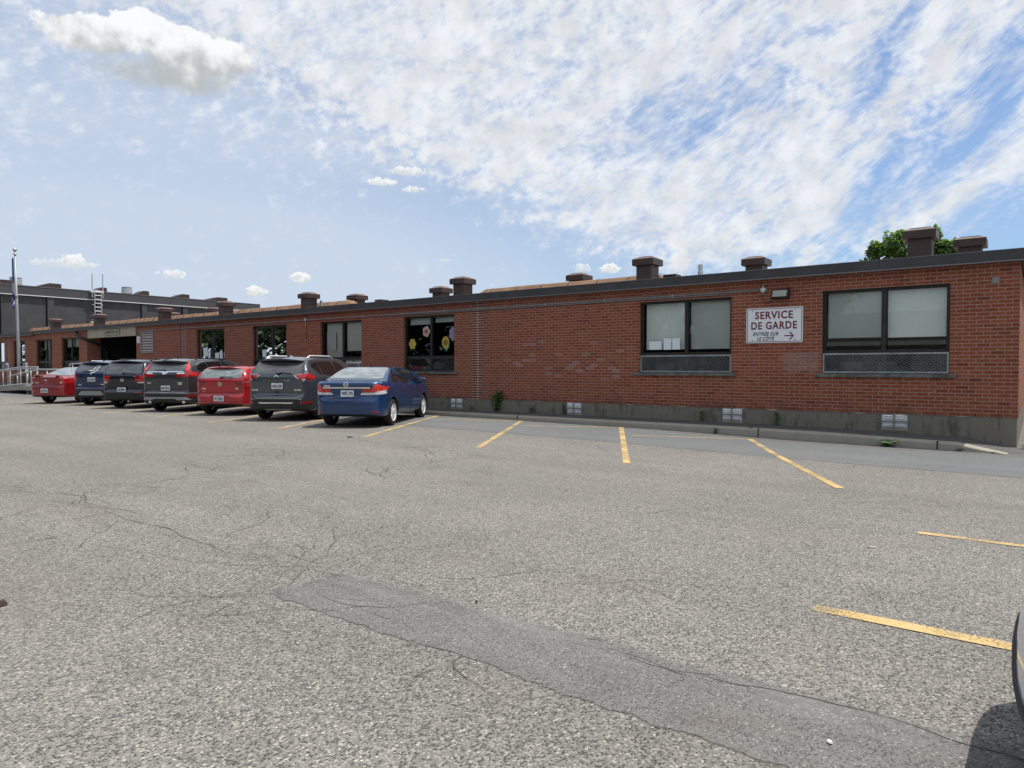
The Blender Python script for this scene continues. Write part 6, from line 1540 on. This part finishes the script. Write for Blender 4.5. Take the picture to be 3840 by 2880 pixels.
# ---- 6: royal blue small crossover
c = Car('parked_car', 'royal blue small crossover with white zigzag outline on its rear window', 'car', at(-27.37, -3.96), RZ,
        hatch_side(.88, 2.555, .86, 1.645, 1.17, .64, .36), section(1.775, 1.06, 1.645, .60), planform(1.775, -.88, 3.42), 1.775, (0, 2.555), .34, 'paint_royal', GC)
rw = c.patch('rear_window', [(-.56, 1.21), (.56, 1.21), (.64, 1.24), (.56, 1.47), (-.56, 1.47), (-.64, 1.24)], 'rear', 'smoky_glass')
c.seam('zigzag_outline', [(-.14, 1.255), (.03, 1.258), (.09, 1.40), (.15, 1.445), (.17, 1.43), (.23, 1.435), (.24, 1.39), (.20, 1.375), (.14, 1.21), (.08, 1.185), (-.03, 1.19)], 'rear', .022, 'sign_white', .012)  # white zigzag outline laid on the rear glass
for sx in (1, -1):
    f = lambda o: [(sx*x, z) for x, z in o][::sx]
    c.patch('tail_light', f([(.60, 1.17), (.80, 1.18), (.86, 1.05), (.86, .86), (.70, .84), (.56, 1.0)]), 'rear', 'lamp_red', sm=1); c.patch('reverse_light', f([(.66, .955), (.85, .965), (.85, .92), (.68, .915)]), 'rear', 'lamp_clear', off=.010)
    c.patch('tail_light', [(-.80, 1.17), (-.55, 1.15), (-.45, 1.02), (-.55, .88), (-.80, .87)], 'right' if sx > 0 else 'left', 'lamp_red')
    c.patch('reflector', f([(.66, .60), (.86, .60), (.86, .545), (.70, .555)]), 'rear', 'reflector_red', off=.012)
c.patch('tailgate_trim', [(-.34, 1.075), (.34, 1.075), (.33, 1.045), (-.33, 1.045)], 'rear', 'chrome', off=.014); c.ring('emblem', (0, 1.125), .045, .0, 'rear', 'chrome')
c.patch('plate_panel', [(-.34, 1.02), (.34, 1.02), (.28, .86), (.20, .84), (-.20, .84), (-.28, .86)], 'rear', 'paint_royal', off=.003); c.seam('plate_edge', [(-.34, 1.02), (-.28, .86), (-.20, .84), (.20, .84), (.28, .86), (.34, 1.02)], 'rear', .010, 'dark_alloy', .006)
c.plate(.02, .945, 'E18 LPM'); c.seam('tailgate_seam', [(-.58, .84), (-.52, .66), (.52, .66), (.58, .84)], 'rear', .009)
c.text('badge', 'ENCORE', (-.46, .745), .04, 'rear', 'chrome', width=.13); c.text('badge', 'TURBO', (.46, .765), .035, 'rear', 'chrome', width=.2)
c.patch('lower_bumper', [(-.86, .595), (.86, .595), (.86, .28), (.62, .23), (-.62, .23), (-.86, .28)], 'rear', 'textured_plastic'); c.patch('skid_trim', [(-.34, .525), (.42, .525), (.52, .40), (.44, .375), (-.42, .375), (-.48, .41)], 'rear', 'silver_plastic', off=.014)
c.spoiler(.60, -.62, -.25, 1.61, .035, 'paint_royal', .045); c.wiper([(0, 1.205), (-.08, 1.235), (-.34, 1.225)]); c.rail(.58, -.15, 1.25, 1.64, 'alloy', .016, .045); c.antenna(-.1); c.mirror(2.0, 1.08, 'paint_royal')
c.pair('side_window', [(-.30, 1.30), (-.15, 1.45), (.20, 1.50), (.20, 1.19)], 'right', 'tinted_glass'); c.pair('side_window', [(.26, 1.18), (1.0, 1.13), (1.0, 1.51), (.26, 1.505)], 'right', 'tinted_glass'); c.pair('side_window', [(1.06, 1.12), (1.95, 1.10), (1.62, 1.37), (1.4, 1.50), (1.06, 1.51)], 'right', 'tinted_glass', sm=1)
c.patch('windshield', [(-.64, 2.72), (.64, 2.72), (.55, 2.0), (-.55, 2.0)], 'top', 'tinted_glass')

# ---- 7: dark red sedan
c = Car('parked_car', 'dark red sedan with low boot spoiler and long red tail lamps, leftmost in the row', 'car', at(-30.13, -4.33), RZ,
        sedan_side(1.02, 2.62, .94, 1.43, 1.0, -.30), section(1.725, .94, 1.43, .55), planform(1.725, -1.02, 3.56), 1.725, (0, 2.62), .315, 'paint_maroon', GC, r=(.075, .085))
c.patch('rear_window', [(-.58, 1.075), (.58, 1.075), (.645, 1.085), (.49, 1.355), (.43, 1.372), (-.43, 1.372), (-.49, 1.355), (-.645, 1.085)], 'rear', 'sky_sheen_glass', res=.06)
for sx in (1, -1):
    f = lambda o: [(sx*x, z) for x, z in o][::sx]
    c.patch('tail_light', f([(.56, .93), (.66, .955), (.80, .93), (.835, .86), (.80, .78), (.56, .755)]), 'rear', 'lamp_red', sm=1); c.patch('reverse_light', f([(.565, .84), (.635, .84), (.635, .775), (.565, .77)]), 'rear', 'lamp_clear', off=.010)
    c.patch('tail_light', [(-.88, .93), (-.55, .90), (-.40, .86), (-.55, .80), (-.88, .77)], 'right' if sx > 0 else 'left', 'lamp_red')
c.plate(-.03, .50, 'E29 MTM'); c.seam('boot_seam', [(-.55, .76), (-.50, .67), (.48, .67), (.55, .76)], 'rear'); c.seam('bumper_crease', [(-.84, .65), (0, .64), (.84, .65)], 'rear', .008)
c.patch('emblem', [(-.065, .905), (-.025, .905), (-.025, .918), (.025, .918), (.025, .905), (.065, .905), (.065, .882), (.025, .882), (.025, .870), (-.025, .870), (-.025, .882), (-.065, .882)], 'rear', 'chrome', off=.010)
c.patch('lock', [(-.012, .80), (.012, .80), (.012, .775), (-.012, .775)], 'rear', 'chrome'); c.text('badge', 'COBALT', (-.40, .80), .035, 'rear', 'chrome', width=.15); c.seam('badge', [(-.48, .758), (-.32, .758)], 'rear', .014, 'silver_plastic', .006)
m_ = MB(); n_ = 12; pr = None
for i in range(n_+1):
    u_ = -1+2*i/n_; x = .55*u_; q, _ = c.hit('top', x, -.80); zt = (q.z if q else 1.0)+.085-.055*u_**6
    ring_ = [m_.vert(p) for p in ((x, -1.0+.07*u_*u_, zt-.01), (x, -.98+.07*u_*u_, zt+.012), (x, -.78, zt-.005), (x, -.80, zt-.025))]
    if pr:
        for k in range(4): m_.face((pr[k], ring_[k], ring_[(k+1) % 4], pr[(k+1) % 4]))
    else: m_.face(ring_[::-1])
    pr = ring_
m_.face(pr); sp_ = m_.build('spoiler', 'paint_maroon', c.root, auto=40)
for x in (-.42, .42): q, _ = c.hit('top', x, -.85); m_ = MB(); m_.box((x-.04, -.92, q.z-.01), (x+.04, -.82, q.z+.08)); m_.build('spoiler_foot', 'paint_maroon', sp_)
c.pair('side_window', [(.0, 1.03), (.75, .97), (.78, 1.35), (.45, 1.32), (.1, 1.14)], 'right', 'tinted_glass', sm=1); c.pair('side_window', [(.82, .97), (2.2, .96), (1.75, 1.27), (1.3, 1.37), (.84, 1.355)], 'right', 'tinted_glass', sm=1)
c.patch('windshield', [(-.62, 2.7), (.62, 2.7), (.5, 1.95), (-.5, 1.95)], 'top', 'tinted_glass'); c.mirror(2.05, .99, 'paint_maroon')
m_ = MB(); q, _ = c.hit('top', .55, -.28); m_.tube([(.55, -.28, q.z-.02), (.55, -.36, q.z+.36)], .005, 5); m_.build('antenna', 'black_plastic', c.root)

# ---- 8: silver car whose bumper pokes in at the right edge
c = Car('parked_car', 'silver blue car with black lower bumper cut off by the right edge of the photo', 'car', at(3.84, -12.52), R(90),
        hatch_side(.95, 2.70, .95, 1.60, 1.12, .66, .36)[:14]+[(2.88, 1.04), (3.02, .99), (3.12, .88), (3.42, .77), (3.57, .64), (3.65, .47), (3.60, .36), (3.44, .25), (3.2, .21), (-.4, .23)], section(1.84, 1.05, 1.60, .60), planform(1.84, -.95, 3.65), 1.84, (0, 2.70), .35, 'paint_silver', None)
c.patch('windshield', [(-.64, 2.8), (.64, 2.8), (.55, 2.1), (-.55, 2.1)], 'top', 'tinted_glass')
c.patch('lower_bumper', [(-.90, .43), (0, .46), (.90, .43), (.88, .24), (-.88, .24)], 'front', 'textured_plastic', off=.012); c.pair('headlight', [(.42, .78), (.80, .86), (.82, .76), (.48, .70)], 'front', 'lamp_clear')
c.patch('grille', [(-.40, .76), (.40, .76), (.34, .60), (-.34, .60)], 'front', 'black_plastic'); c.mirror(2.1, 1.06, 'paint_silver')
c.pair('side_window', [(.15, 1.16), (1.0, 1.12), (1.0, 1.47), (.15, 1.46)], 'right', 'tinted_glass'); c.pair('side_window', [(1.06, 1.11), (2.0, 1.10), (1.65, 1.36), (1.4, 1.46), (1.06, 1.47)], 'right', 'tinted_glass', sm=1)
c.patch('rear_window', [(-.56, 1.17), (.56, 1.17), (.55, 1.44), (-.55, 1.44)], 'rear', 'tinted_glass'); c.pair('tail_light', [(.6, 1.1), (.85, 1.1), (.85, .85), (.62, .85)], 'rear', 'lamp_red')

for o in bpy.data.objects:
    if '_w' in o: del o['_w']
